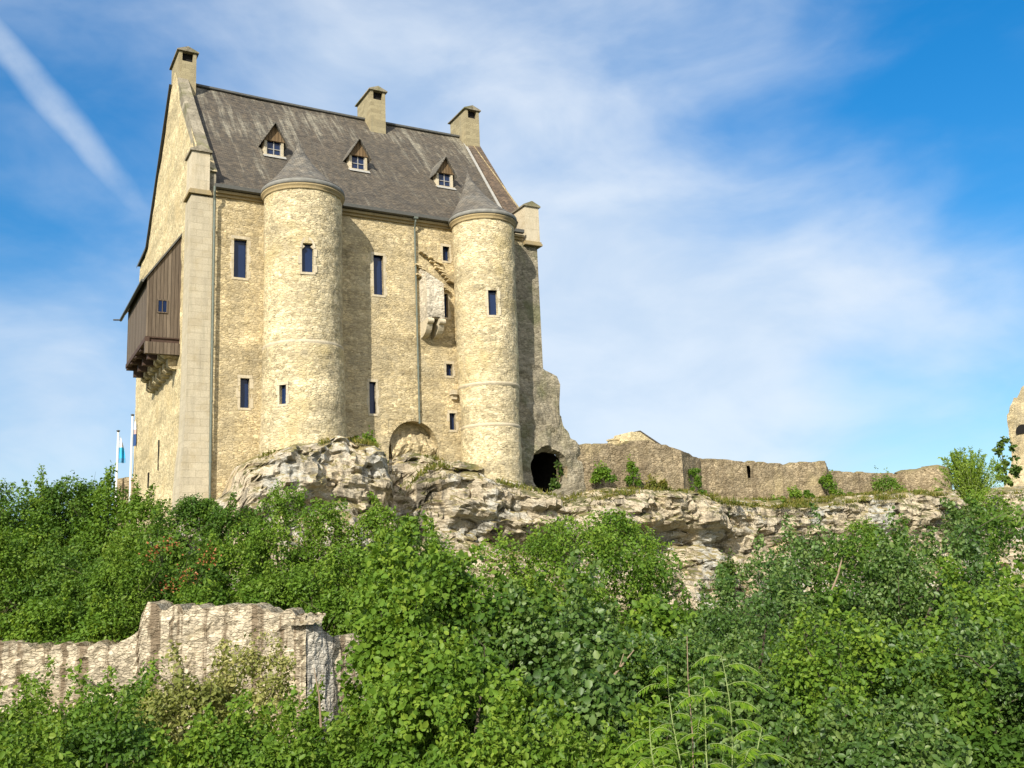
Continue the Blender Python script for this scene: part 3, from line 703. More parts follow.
# dormers
def dormer(cx, z0):
    y = (z0 - .25) / SL - .05; hw, hh = .56, .78
    m = MB()
    m.box(cx - hw, cx - hw + .14, y, y + .3, z0 - .15, z0 + hh); m.box(cx + hw - .14, cx + hw, y, y + .3, z0 - .15, z0 + hh)
    back = y + 1.1
    for sx in (-1, 1):
        x = cx + sx * hw
        m.add([(x - sx * .05, y + .3, z0 - .2), (x, y + .3, z0 - .2), (x, back, z0 + hh), (x - sx * .05, back, z0 + hh), (x - sx * .05, y + .3, z0 + hh), (x, y + .3, z0 + hh)], [(1, 2, 5), (0, 3, 4)])
    m.box(cx - hw - .08, cx + hw + .08, y - .1, y + .12, z0 - .22, z0 - .1)
    d = part('dormer', m, M['dressed'], keep)
    gm = MB(); gm.prism([(cx - hw - .1, z0 + hh), (cx + hw + .1, z0 + hh), (cx, z0 + hh + .98)], 'y', y - .05, y + .1); part('dormer_gable', gm, M['gable_board'], d)
    rm = MB(); zt = z0 + hh + 1.1; bk = (zt - .2) / SL + .35
    for sx in (-1, 1):
        ex, ez = cx + sx * (hw + .20), z0 + hh - .14; by = (ez - .2) / SL + .2
        rm.add([(cx, y - .32, zt), (ex, y - .26, ez), (ex, by, ez), (cx, bk, zt), (cx, y - .32, zt - .09), (ex, y - .26, ez - .09), (ex, by, ez - .09), (cx, bk, zt - .09)],
               [(0, 1, 2, 3), (4, 5, 6, 7), (0, 1, 5, 4), (1, 2, 6, 5)])
    part('dormer_roof', rm, M['cone_slate'], d)
    p = MB(); p.box(cx - hw + .14, cx + hw - .14, y + .14, y + .17, z0 - .1, z0 + hh); part('pane', p, M['glass'], d)
    p = MB()
    for x0, x1, za, zb in ((-.42, -.37, -.1, hh), (.37, .42, -.1, hh), (-.025, .025, -.1, hh), (-.37, -.025, .30, .34), (.025, .37, .30, .34), (-.37, -.025, -.1, -.05), (.025, .37, -.1, -.05)):
        p.box(cx + x0, cx + x1, y + .09, y + .13, z0 + za, z0 + zb)
    part('window_bars', p, M['frame_wood'], d)
    ap = MB(); ap.add([(cx - hw - .1, y - .12, roofz(y - .12) + .07), (cx + hw + .1, y - .12, roofz(y - .12) + .07), (cx + hw + .1, y - .3, roofz(y - .3) + .07), (cx - hw - .1, y - .3, roofz(y - .3) + .07)], [(0, 1, 2, 3)])
    part('lead_apron', ap, M['pale_lead'], d)
dormer(4.17, 4.40); dormer(9.30, 4.42); dormer(14.93, 4.15)

# stone latrine box and ruined gable scar on the front
m = MB(); x0, x1, yf = 11.45, 12.5, -1.0
nu = 10
def lt(x, y): return -2.75 - .55 * (x - x0) - .1 * abs(y) * 5 + .10 * fb(x * 3, y * 3, 1, 1, 3)
m.add([(x0, 0, -5.75), (x0, yf, -5.75), (x0, yf, lt(x0, yf)), (x0, -.5, lt(x0, -.5)), (x0, 0, lt(x0, 0))], [(0, 1, 2, 3, 4)])
m.grid([(x, yf + .03 * fb(x * 2, z, 4, 2, 2), z) for x in frange(x0, x1, .15) for z in [lerp(-5.75, lt(x, yf), j / 8) for j in range(9)]], len(frange(x0, x1, .15)), 9)
m.add([(x1, 0, -5.75), (x1, yf, -5.75), (x1, yf, lt(x1, yf)), (x1, 0, lt(x1, 0))], [(0, 1, 2, 3)])
m.grid([(x, y, lt(x, y)) for x in frange(x0, x1, .15) for y in frange(0, yf, .2)], len(frange(x0, x1, .15)), 6)
m.box(x0, x0 + .28, yf, -.02, -5.95, -5.75); m.box(x1 - .28, x1, yf, -.02, -5.95, -5.75); m.box(x0 + .28, x1 - .28, yf, yf + .2, -5.8, -5.55)
lat = part('latrine', m, M['pale'], keep)
for xc in (x0 + .17, x1 - .17):
    c = MB(); c.prism([(.02, -6.95)] + [(-.10 - .86 * math.sin(t), -6.85 + .86 * (1 - math.cos(t))) for t in [math.pi / 2 * k / 7 for k in range(8)]] + [(-.96, -5.96), (.02, -5.96)], 'x', xc - .17, xc + .17)
    part('corbel', c, M['dressed'], lat)
    c = MB(); c.prism([(-.98 + .16 * math.cos(t), -6.05 + .16 * math.sin(t)) for t in [2 * math.pi * k / 12 for k in range(12)]], 'x', xc - .18, xc + .18); part('scroll', c, M['dressed'], lat)
d = MB(); d.box(x0 + .29, x1 - .29, -.75, -.05, -5.9, -5.7); part('chute', d, M['dark'], lat)
s = MB()
random.seed(3)
for q0, q1, n in ((fac(421, 252), fac(437, 262), 6), (fac(418, 265), fac(446, 290), 11), (fac(430, 258), fac(449, 281), 8), (fac(418, 275), fac(441, 292), 10)):
    for i in range(n):
        t = i / (n - 1); x, z = lerp(q0.x, q1.x, t), lerp(q0.z, q1.z, t)
        a = random.uniform(.14, .27); s.hexa([(x - a, -.26 - random.uniform(0, .22), z - .1), (x + a, -.22, z - .16), (x + a, .03, z - .16), (x - a, .03, z - .1), (x - a, -.14, z + .07), (x + a, -.14, z + .02), (x + a, .03, z + .04), (x - a, .03, z + .09)])
part('roof_scar', s, M['facade'], keep)
m = MB(); m.box(13.12, 13.45, -.35, .02, -10.0, -9.75); m.box(13.2, 13.5, -.2, .02, -10.25, -10.0); part('corbel', m, M['dressed'], keep)

# timber hoarding on the gable side
Y0, Y1, XO, ZF = 5.95, 13.4, -2.22, -6.42
def ztop(x): return lerp(-.45, -3.1, (XL - x) / (XL - XO))
hb = MB()
hb.add([(XL, Y0, ZF), (XO, Y0, ZF), (XO, Y0, ztop(XO)), (XL, Y0, ztop(XL)), (XL, Y1, ZF), (XO, Y1, ZF), (XO, Y1, ztop(XO)), (XL, Y1, ztop(XL))],
       [(0, 1, 2, 3), (1, 5, 6, 2), (5, 4, 7, 6)])
hd = part('timber_hoarding', hb, M['planks'], keep)
hr = MB(); e0, e1 = (XL + .02, ztop(XL) + .12), (XO - .20, ztop(XO - .20) + .06)
hr.prism([(e0[0], e0[1]), (e1[0], e1[1]), (e1[0], e1[1] + .14), (e0[0], e0[1] + .14)], 'y', Y0 - .12, Y1 + 1.1); part('hoarding_roof', hr, M['lead'], hd)
hr = MB(); hr.tube([(e1[0] - .06, Y0 - .1, e1[1] + .02), (e1[0] - .06, Y1 + 1.3, e1[1] - .04)], .09, 6); hr.tube([(e1[0] - .06, Y1 + 1.3, e1[1] - .02), (e1[0] - .5, Y1 + 1.2, e1[1] - .08)], .05, 6); part('hoarding_gutter', hr, M['lead'], hd)
f = MB(); f.box(XO + .01, XL, Y0 + .01, Y1, ZF - .06, ZF); part('hoarding_floor', f, M['beam'], hd)
f = MB(); f.box(XO - .03, XL, Y0 - .05, Y0 + .25, ZF - .95, ZF - .30) ; part('beam', f, M['planks'], hd)
for i in range(5):
    y = lerp(Y0 + .1, Y1 - .4, i / 4)
    f = MB(); f.box(XO + .0, XL, y, y + .42, ZF - .42, ZF - .06); part('beam', f, M['beam'], hd)
    if i: 
        f = MB(); f.box(XO + .40, -1.0, y + .02, y + .38, ZF - .84, ZF - .42); part('beam', f, M['beam'], hd)
f = MB(); f.box(XO - .05, XO + .2, Y0, Y1, ZF - .3, ZF - .06); part('beam', f, M['beam'], hd)
wm = MB()
wx0, wx1, wz0, wz1 = -1.62, -1.18, -5.0, -4.35
wm.box(wx0 - .06, wx0, Y0 - .05, Y0 - .004, wz0 - .06, wz1 + .06); wm.box(wx1, wx1 + .06, Y0 - .05, Y0 - .004, wz0 - .06, wz1 + .06); wm.box(wx0, wx1, Y0 - .05, Y0 - .004, wz1, wz1 + .06); wm.box(wx0, wx1, Y0 - .06, Y0 - .004, wz0 - .06, wz0); wm.box(-1.42, -1.38, Y0 - .045, Y0 - .02, wz0, wz1)
wo = part('hoarding_window', wm, M['planks'], hd)
wm = MB(); wm.box(wx0, wx1, Y0 - .018, Y0 - .003, wz0, wz1); part('hoarding_pane', wm, M['glass'], hd)
for i, y in enumerate(frange(6.25, 13.4, 1.3)):
    for q, (xo, za, zb) in enumerate(((-1.3, -7.45, -6.86), (-.95, -8.02, -7.47))):
        c = MB(); yy_ = y + .1 * (i % 2) + q * .22
        c.prism([(XL, za - .05), (xo + .15, za), (xo, za + .14), (xo, zb), (XL, zb)], 'y', yy_, yy_ + .52)
        part('corbel', c, M['turret'], keep)

# ------------------------------------------------------------------ ruined stub beside the keep, with the cave mouth
def outline_wall(name, mat, base, top, zb, y0, y1, label, cat, group=None, step=.3, holes=(), rag=.12, yf=None, amp=.07, seed=0, parent=None):
    """wall in the survey frame: top = [(x, z)], rough crest, real thickness"""
    xs_ = [p[0] for p in top]; zs_ = [p[1] for p in top]
    us = sorted(set([round(u, 3) for u in frange(xs_[0], xs_[-1], step)] + [round(h[i], 3) for h in holes for i in (0, 1)]))
    nvv = 16
    def ct(x):
        st = math.floor(x / .33 + seed)
        return interp(x, xs_, zs_) + rag * (mn.cell(Vector((st * 1.3, seed, 3))) * .7 + fb(x, seed, 0, 1.3, 3) * .22)
    m = MB()
    YF = yf or (lambda x: y0)
    def zj(x, j): return lerp(zb(x) if callable(zb) else zb, ct(x), j / (nvv - 1))
    def dsp(x, z): return amp * fb(x, seed, z, .8, 4) + amp * .6 * fb(x * 2, seed, z * 2.6, 1.2, 2)
    grid = [(x, YF(x) + dsp(x, zj(x, j)), zj(x, j)) for x in us for j in range(nvv)]
    def keepf(i, j):
        xm = (us[i] + us[i + 1]) / 2; zm = zj(xm, j + .5)
        return not any(h[0] < xm < h[1] and h[2] < zm < h[3] for h in holes)
    m.grid(grid, len(us), nvv, keepf)
    m.grid([q for x in us for q in ((x, YF(x) + dsp(x, ct(x)), ct(x)), (x, YF(x) + (y1 - y0) * .5, ct(x) + .08), (x, YF(x) + y1 - y0, ct(x) - .03))], len(us), 3)
    m.grid([q for x in us for q in ((x, YF(x) + y1 - y0, ct(x) - .03), (x, YF(x) + y1 - y0, zj(x, 0)))], len(us), 2)
    for x in (us[0], us[-1]):
        k = len(m.v); col = [(x, YF(x) + dsp(x, zj(x, j)), zj(x, j)) for j in range(nvv)] + [(x, YF(x) + y1 - y0, zj(x, j)) for j in range(nvv)]
        m.add(col, [(j, j + 1, j + 1 + nvv, j + nvv) for j in range(nvv - 1)])
    for h in holes:
        pass
    return solo(name, m, mat, base, label, cat, group)

# stub: front surface pierced by an arched cave mouth
st = MB(); topS = [(18.9, -8.1), (19.5, -8.25), (19.9, -8.5), (20.15, -8.65), (20.22, -9.6), (20.05, -10.9), (20.3, -11.0), (20.35, -11.7), (20.6, -11.9), (20.75, -12.3), (21.05, -12.4), (21.3, -12.7)]
ccx, ccz, crx, crz = 19.2, -14.25, 1.22, 1.18
CVP = []
nA, nRr = 150, 16
def edge_r(an):
    """distance from the cave centre to the outline in direction an"""
    dx_, dz_ = math.cos(an), math.sin(an)
    best = 12
    poly = [(16.9, -17.5), (16.9, -8.0), (18.9, -8.0)] + topS + [(21.5, -13.2), (21.6, -15.0), (21.7, -17.5)]
    for (xa_, za_), (xb_, zb_) in zip(poly, poly[1:] + poly[:1]):
        ex, ez = xb_ - xa_, zb_ - za_
        den = dx_ * ez - dz_ * ex
        if abs(den) < 1e-9: continue
        t = ((xa_ - ccx) * ez - (za_ - ccz) * ex) / den; s_ = ((xa_ - ccx) * dz_ - (za_ - ccz) * dx_) / den
        if t > 0 and -1e-6 <= s_ <= 1 + 1e-6: best = min(best, t)
    return best
P = []
for i in range(nA + 1):
    an = 2 * math.pi * i / nA
    ri = 1 / math.sqrt((math.cos(an) / crx) ** 2 + (math.sin(an) / crz) ** 2) * (1 + .08 * fb(math.cos(an) * 2, math.sin(an) * 2, 1, 1, 3))
    ro = edge_r(an) * (1 + .02 * fb(math.cos(an) * 6, math.sin(an) * 6, 4, 1, 2))
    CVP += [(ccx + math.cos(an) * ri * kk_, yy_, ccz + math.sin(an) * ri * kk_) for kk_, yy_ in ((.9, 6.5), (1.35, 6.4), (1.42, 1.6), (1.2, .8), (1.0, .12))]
    P.append((ccx + math.cos(an) * ri, .1, ccz + math.sin(an) * ri))
    for j in range(nRr):
        rr = lerp(ri, ro, (j + 1) / nRr); x, z = ccx + math.cos(an) * rr, ccz + math.sin(an) * rr
        P.append((x, -.38 + .22 * fb(x, 0, z, .7, 4) + .06 * fb(x, 5, z, 2.5, 3), z))
    P.append((x, 1.3, z))
st.grid(P, nA + 1, nRr + 2)
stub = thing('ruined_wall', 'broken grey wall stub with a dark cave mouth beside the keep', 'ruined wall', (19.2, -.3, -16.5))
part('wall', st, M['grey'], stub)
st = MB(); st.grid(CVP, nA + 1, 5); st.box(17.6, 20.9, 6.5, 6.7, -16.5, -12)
part('cave', st, M['cave_shade'], stub)

# curtain walls along the cliff top
cwg = 'curtain walls along the cliff top'
cl = lambda x: -16.4
def tops(pxs, y):
    return [(lambda q: (q.x, q.z))(fac(px, py, y)) for px, py in pxs]
CA = tops([(565, 444), (600, 444.5), (625, 445), (630, 441), (655, 442), (681, 450)], -.3)
outline_wall('curtain_wall', M['curtain'], (24, 0, -15.5), CA, cl, -.3, .8,
             'brown curtain wall between the cave mouth and the dark return corner', 'curtain wall', cwg, seed=2)
def return_face(x0, y0, x1, y1, zt0, zt1, zb, label, seed):
    m = MB(); n, nv = 14, 12; L_ = math.hypot(x1 - x0, y1 - y0); nx, ny = -(y1 - y0) / L_, (x1 - x0) / L_
    def P_(t, s, d):
        zt = lerp(zt0, zt1, t) + .08 * fb(t * 4, seed, 1, 1, 2); z = lerp(zb, zt, s); k = d + .06 * fb(t * 4, z, seed, 1, 3)
        return (lerp(x0, x1, t) + nx * k, lerp(y0, y1, t) + ny * k, z)
    m.grid([P_(i / n, j / nv, 0) for i in range(n + 1) for j in range(nv + 1)], n + 1, nv + 1)
    m.grid([P_(i / n, j / nv, .8) for i in range(n + 1) for j in range(nv + 1)], n + 1, nv + 1)
    m.grid([P_(i / n, 1, d) for i in range(n + 1) for d in (0, .8)], n + 1, 2)
    for t in (0, 1): m.grid([P_(t, j / nv, d) for j in range(nv + 1) for d in (0, .8)], nv + 1, 2)
    return solo('curtain_wall', m, M['curtain'], ((x0 + x1) / 2, (y0 + y1) / 2, zb + 1), label, 'curtain wall', cwg)
CB = tops([(700, 459), (745, 461), (790, 465), (796, 462), (822, 462.5)], 2.0)
return_face(CA[-1][0] - .02, -.3, CB[0][0] + .1, 2.05, CA[-1][1] - .02, CB[0][1], -16.4, 'short shaded wall return turning back from the curtain wall', 5)
s0, s1 = fac(746.5, 466, 2.0), fac(751, 479, 2.0)
cwall = outline_wall('curtain_wall', M['curtain'], (36, 2, -15.5), CB, cl, 2.0, 3.2, 'long curtain wall with one narrow arrow slit', 'curtain wall', cwg,
                     yf=lambda x: 2.0 - .10 * max(0, x - CB[2][0]), seed=9, holes=[(s0.x, s1.x, s1.z, s0.z)])
dk = MB(); dk.box(s0.x - .1, s1.x + .1, 2.55, 2.6, s1.z - .2, s0.z + .15); part('arrow_slit', dk, M['dark'], cwall)
CD = tops([(829, 471), (860, 472.5), (893, 474), (905, 474)], 3.4)
return_face(CB[-1][0] - .02, 1.7, CD[0][0] + .1, 3.45, CB[-1][1], CD[0][1], -16.4, 'narrow shaded wall return right of the battered corner', 8)
outline_wall('curtain_wall', M['curtain'], (48, 3.4, -15.5), CD, cl, 3.4, 4.5, 'low curtain wall section joining the squat round bastion', 'curtain wall', cwg, seed=12)
# round bastion
m = MB(); bcx, bcy, br = 55.4, 2.8, 2.05; n, nv = 44, 14
m.grid([(bcx + (br + .06 * fb(math.sin(t) * 3, math.cos(t) * 3, z, 1, 3)) * math.sin(t), bcy - (br + .06 * fb(math.sin(t) * 3, math.cos(t) * 3, z, 1, 3)) * math.cos(t), z)
        for t in [lerp(-2.6, 2.6, i / n) for i in range(n + 1)] for z in [lerp(-16.3, -13.3 + .08 * fb(t * 3, 1, 2, 1, 3) - .25 * abs(math.sin(t)), j / nv) for j in range(nv + 1)]], n + 1, nv + 1)
m.grid([(bcx + rr * math.sin(t), bcy - rr * math.cos(t), -13.3 + .08 * fb(t * 3, 1, 2, 1, 3) - .25 * abs(math.sin(t)) + (0 if rr >= br else .18)) for t in [lerp(-2.6, 2.6, i / n) for i in range(n + 1)] for rr in (br, 1.5, .01)], n + 1, 3)
solo('round_bastion', m, M['curtain'], (bcx, bcy, -16), 'squat round bastion ending the curtain wall below the willow', 'bastion', smooth=False)

# ruined tower at the far right
m = MB(); tcx, tcy = 69.1, 1.5; n, nv = 50, 40
def tw(t, s):
    zt = -4.6 - 2.0 * abs(t + .2) ** 1.6 + .35 * fb(t * 7, 1, 1, 1, 3); z = lerp(-16, zt, s)
    rr = 3.15 + .12 * fb(t * 3, z, 2, 1, 4) + 2.2 * max(0, (-12.0 - z) / 3.8) ** 1.4
    return (tcx + rr * math.sin(t), tcy - rr * math.cos(t), z)
m.grid([tw(lerp(-1.75, 1.9, i / n), j / nv) for i in range(n + 1) for j in range(nv + 1)], n + 1, nv + 1)
tt = thing('ruined_tower', 'crumbling tan tower stump at the right edge of the photo', 'ruined tower', (tcx, tcy, -15.5))
part('tower_wall', m, M['facade'], tt)
ph, z = cyl_hit(1023.0, 431, tcx, tcy, 3.2)
m = MB(); q = [(-.55, -.2), (.55, -.2)] + [(.55 * math.cos(math.pi * i / 10), .55 * math.sin(math.pi * i / 10)) for i in range(11)]
xa = Vector((math.cos(ph), math.sin(ph), 0)); ya = Vector((-xa.y, xa.x, 0)); og = Vector((tcx + 3.22 * math.sin(ph), tcy - 3.22 * math.cos(ph), z))
m.add([og + xa * x - ya * .03 + Vector((0, 0, zz)) for x, zz in q] + [og + xa * x + ya * .3 + Vector((0, 0, zz)) for x, zz in q], [tuple(range(len(q)))] + [(i, (i + 1) % len(q), (i + 1) % len(q) + len(q), i + len(q)) for i in range(len(q))])
part('arched_opening', m, M['dark'], tt)

# gabled house just showing over the curtain wall
hs = thing('gabled_house', 'pale gable of a building peeking over the curtain wall', 'building', (34.5, 18, -15.7))
gl = [loc(at(631, 442, 84)), loc(at(640, 432, 84)), loc(at(664, 443, 84))]
hx0, hx1, hap = gl[0].x - .8, gl[2].x + 1.0, gl[1]
hy = gl[1].y; BASE[hs] = (Vector(((hx0 + hx1) / 2, hy, -15.7)), False); hs.location = W(BASE[hs][0])
m = MB(); ez = gl[2].z - .6
m.prism([(hx0, -16), (hx1, -16), (hx1, ez), (hap.x, hap.z), (hap.x - .9, hap.z), (hx0, ez + .3)], 'y', hy, hy + 2.6)
part('wall', m, M['gable'], hs)
m = MB()
m.prism([(hap.x - .1, hap.z + .01), (hap.x + .1, hap.z + .01), (hx1 + .3, ez - .05), (hx1 + .3, ez + .1), (hap.x + .1, hap.z + .14), (hap.x - .1, hap.z + .12)], 'y', hy + .05, hy + 2.7)
part('roof', m, M['slate'], hs)
p0 = loc(at(616, 440, 84)); m = MB(); m.box(p0.x - .35, p0.x + .35, p0.y, p0.y + .8, -15.8, p0.z); m.box(p0.x - .42, p0.x + .42, p0.y - .06, p0.y + .86, p0.z, p0.z + .12)
solo('stone_post', m, M['gable'], (p0.x, p0.y + .4, -15.8), 'small pale post rising just left of the peeking gable', 'post')

# low wall and flagpoles left of the keep
b0 = at(116, 480, 66); b1 = at(140, 478, 66); q0, q1 = loc(b0), loc(b1)
outline_wall('low_wall', M['curtain'], (q0.x + 1, q0.y, -15.7), [(q0.x, q0.z), (q0.x + .5, q0.z + .05), (q1.x, q1.z)], -16.2, q0.y, q0.y + .8, 'small brown wall fragment below the two flagpoles', 'wall', yf=lambda x: lerp(q0.y, q1.y, (x - q0.x) / (q1.x - q0.x)), step=.2)
def flag(px, ptop, pbot, depth, label, cols, fz):
    tp = loc(at(px, ptop, depth)); x, y = tp.x, tp.y
    f = thing('flagpole', label[0], 'flagpole', (x, y, -15.8), 'white flagpoles by the keep')
    m = MB(); m.tube([(x, y, -15.8), (x, y, tp.z - .15)], [.075, .055], 8); part('pole', m, M['white_paint'], f)
    m = MB(); m.tube([(x, y, tp.z - .15), (x, y, tp.z - .04), (x, y, tp.z)], [.07, .13, .03], 8); part('finial', m, M['lead'], f)
    # limp cloth hanging beside the pole
    m = MB(); nu, nv = 9, 16; P = []
    for i in range(nu):
        for j in range(nv):
            s = i / (nu - 1); t = j / (nv - 1)
            P.append((x + .1 + s * (.18 + .42 * t * (1 - .45 * t)) , y - .05 + .12 * math.sin(s * 9 + t * 2), tp.z - fz - t * 1.9 - s * .5 * (1 - t)))
    m.grid(P, nu, nv); m.grid([(q[0] + .006, q[1] + .014, q[2]) for q in P], nu, nv)
    for edge in ([(0, j) for j in range(nv)], [(nu - 1, j) for j in range(nv)], [(i, 0) for i in range(nu)], [(i, nv - 1) for i in range(nu)]):
        for (i0, j0), (i1, j1) in zip(edge, edge[1:]):
            a_, b_, off = i0 * nv + j0, i1 * nv + j1, nu * nv
            m.f.append((a_, b_, b_ + off, a_ + off))
    mt, n = material(label[2]); co = n.add('ShaderNodeTexCoord').outputs['Object']
    s = n.add('ShaderNodeSeparateXYZ', i_0=co).outputs[2]
    zrel = n.math('ADD', s, 15.8 - 15.8); zt = tp.z - fz + 15.8
    u = n.math('DIVIDE', n.math('SUBTRACT', zt, s), 2.4)
    finish(n, n.ramp(u, cols, 'CONSTANT'), .8)
    o = solo('flag', m, mt, (x, y, -15.8), label[1], 'flag', 'flags hanging from the two poles')
flag(118.3, 430, 482, 66, ('white flagpole farther from the keep, the lower one', 'white and pale blue flag hanging limp on the lower pole', 'pale_blue_flag_cloth'),
     [(0, (.75, .76, .78)), (.35, (.06, .42, .66)), (.66, (.10, .30, .50)), (.85, (.2, .5, .62))], .35)
flag(132.6, 414, 480, 66, ('white flagpole next to the keep, the taller one', 'white and navy flag hanging limp on the taller pole', 'navy_flag_cloth'),
     [(0, (.72, .72, .74)), (.32, (.5, .38, .36)), (.45, (.03, .07, .20)), (.82, (.25, .48, .6))], .3)

# ------------------------------------------------------------------ lower ruined wall in front (left)
lw = [(-2, 645), (60, 646), (108, 645), (126, 637), (140, 626), (143, 608), (150, 605), (165, 609), (200, 608), (246, 605), (290, 612), (306, 617)]
def lwx(p): return at(p[0], p[1], 27.6 + (306 - p[0]) * .004)
ptsW = [lwx(p) for p in lw]
m = MB(); us = frange(ptsW[0].x - 3, ptsW[-1].x, .14); nv = 30
xs_ = [p.x for p in ptsW]; zs_ = [p.z for p in ptsW]; yL = [p.y for p in ptsW]
def lwt(x): return interp(x, xs_, zs_) + .11 * mn.cell(Vector((math.floor(x / .24) * 1.7, 1, 1))) + .06 * fb(x, 0, 0, 3, 3)
def lwd(x, z): return .05 * fb(x, 2, z, .9, 4) + .065 * fb(x * 3.0, 2, z * .12, 1.0, 3) + .05 * fb(x * 2, 4, z * 4, 1.5, 2) + .05 * mn.cell(Vector((x * 3.2, 1, z * 7)))
m.grid([(x, interp(x, xs_, yL) + lwd(x, z), z) for x in us for z in [lerp(-4.6, lwt(x), j / (nv - 1)) for j in range(nv)]], len(us), nv)
m.grid([(x, interp(x, xs_, yL) + (lwd(x, lwt(x)) if k == 0 else k * .45), lwt(x) + (.06 * fb(x * 3, k, 2, 1, 2) if k else 0)) for x in us for k in range(4)], len(us), 4)
m.grid([(x, interp(x, xs_, yL) + 1.35, z) for x in us for z in (-4.6, lwt(x))], len(us), 2)
lwall = thing('ruined_wall', 'pale streaked low ruin wall in the lower left among bushes', 'ruined wall', (-10, 28.4, -4.0), world=True)
part('wall', m, M['lower'], lwall)
# its grey end turning back, and the brown wall behind it
m = MB(); e0, e1 = at(306, 617, 27.6), at(334, 638, 28.2); nu, nv = 26, 30
def endp(s, t): 
    zt = lerp(e0.z, e1.z, s ** 1.1) + .05 * fb(s * 6, 1, 1, 1, 2); z = lerp(-4.6, zt, t)
    return (lerp(e0.x, e1.x, s) + .01 + .10 * fb(s * 3, 3, z, 1, 4) + .05 * fb(s * 9, 3, z * 3, 1, 2), lerp(e0.y, e1.y, s), z)
m.grid([endp(i / (nu - 1), j / (nv - 1)) for i in range(nu) for j in range(nv)], nu, nv)
m.grid([(endp(i / (nu - 1), 1)[0] - k, endp(i / (nu - 1), 1)[1], endp(i / (nu - 1), 1)[2] - .02) for i in range(nu) for k in (0, .6)], nu, 2)
part('wall_end', m, M['lower_grey'], lwall, label='grey shaded end with dark vertical streaks')
m = MB(); cp = at(303, 621, 27.5)
for q in range(5):
    m.hexa([(cp.x - .45 + .22 * q + random.uniform(-.05, .05), cp.y + random.uniform(-.1, .1) + dy_, cp.z + dz_ + .06 * q) for dx_, dy_, dz_ in ((0, 0, 0), (.3, 0, 0), (.3, .5, 0), (0, .5, 0), (0, 0, .2), (.3, 0, .18), (.3, .5, .2), (0, .5, .2))])
bm = bmesh.new()
m2 = MB()
m2.grid([(cp.x - .42 + .95 * i / 13, cp.y - .12 + .16 * fb(i * .4, j, 3, 1, 2) + .7 * (j / 6 if j < 6 else 1), cp.z - .1 + .30 * math.sin(min(j, 6) / 6 * 1.7) * (1 - .3 * abs(i - 7) / 7) + .1 * fb(i * .5, j * .5, 1, 1, 3)) for i in range(14) for j in range(8)], 14, 8)
bm.free()
part('cap_stone', m2, M['lower'], lwall)
b0, b1 = at(332, 637, 28.3), at(372, 632, 29.0)
m = MB(); us = frange(b0.x, b1.x + 1.5, .14); nv = 20
m.grid([(x, lerp(b0.y, b1.y, (x - b0.x) / (b1.x - b0.x)) + .1 * fb(x, 7, z, 1.0, 4) + .04 * mn.cell(Vector((x * 3, 2, z * 7))), z) for x in us for z in [lerp(-4.6, b0.z + .06 * fb(x, 1, 1, 2, 2), j / (nv - 1)) for j in range(nv)]], len(us), nv)
m.grid([(x, lerp(b0.y, b1.y, (x - b0.x) / (b1.x - b0.x)) + k, b0.z + .06 * fb(x, 1, 1, 2, 2)) for x in us for k in (0.05, .8)], len(us), 2)
solo('ruined_wall', m, M['lower'], ((b0.x + b1.x) / 2, b0.y, -4.2), 'brownish wall fragment behind the grey wall end, beside the large hazel', 'ruined wall', world=True)

# ------------------------------------------------------------------ vegetation
def leaf_arrays(P, Nn, S, shape, r_, droop=.35, wid=.62):
    n = len(P); Nn = Nn / (np.linalg.norm(Nn, axis=1, keepdims=True) + 1e-9)
    T = r_.normal(size=(n, 3)); T[:, 2] -= droop * 1.5
    T -= (T * Nn).sum(1, keepdims=True) * Nn; T /= (np.linalg.norm(T, axis=1, keepdims=True) + 1e-9)
    B = np.cross(Nn, T); S = S[:, None]
    if shape == 'small':
        V = np.stack([P, P + T * S * .5 + B * S * wid * .5 + Nn * S * .10, P + T * S, P + T * S * .5 - B * S * wid * .5 + Nn * S * .10], 1)
        F = np.array([[0, 1, 2], [0, 2, 3]])
    else:
        def q(a, b, c): return P + T * S * a + B * S * b * wid + Nn * S * c
        V = np.stack([q(0, 0, 0), q(.28, .46, .10), q(.68, .40, .06), q(1, 0, -.10), q(.68, -.40, .06), q(.28, -.46, .10), q(.5, 0, -.02)], 1)
        F = np.array([[0, 1, 6], [1, 2, 6], [2, 3, 6], [3, 4, 6], [4, 5, 6], [5, 0, 6]])
    return V, F
def leaf_mesh(name, V, F, rnd, mat):
    n, k = V.shape[0], V.shape[1]; v = V.reshape(-1, 3).astype(np.float32)
    f = (F[None] + (np.arange(n) * k)[:, None, None]).reshape(-1, 3).astype(np.int32)
    me = bpy.data.meshes.new(name); me.vertices.add(len(v)); me.vertices.foreach_set('co', v.ravel())
    me.loops.add(f.size); me.loops.foreach_set('vertex_index', f.ravel())
    me.polygons.add(len(f)); me.polygons.foreach_set('loop_start', np.arange(0, f.size, 3, dtype=np.int32))
    me.update(calc_edges=True); me.validate()
    a = me.attributes.new('rnd', 'FLOAT', 'POINT'); a.data.foreach_set('value', np.repeat(rnd, k).astype(np.float32))
    me.materials.append(mat)
    o = bpy.data.objects.new(name, me); COL.objects.link(o); return o

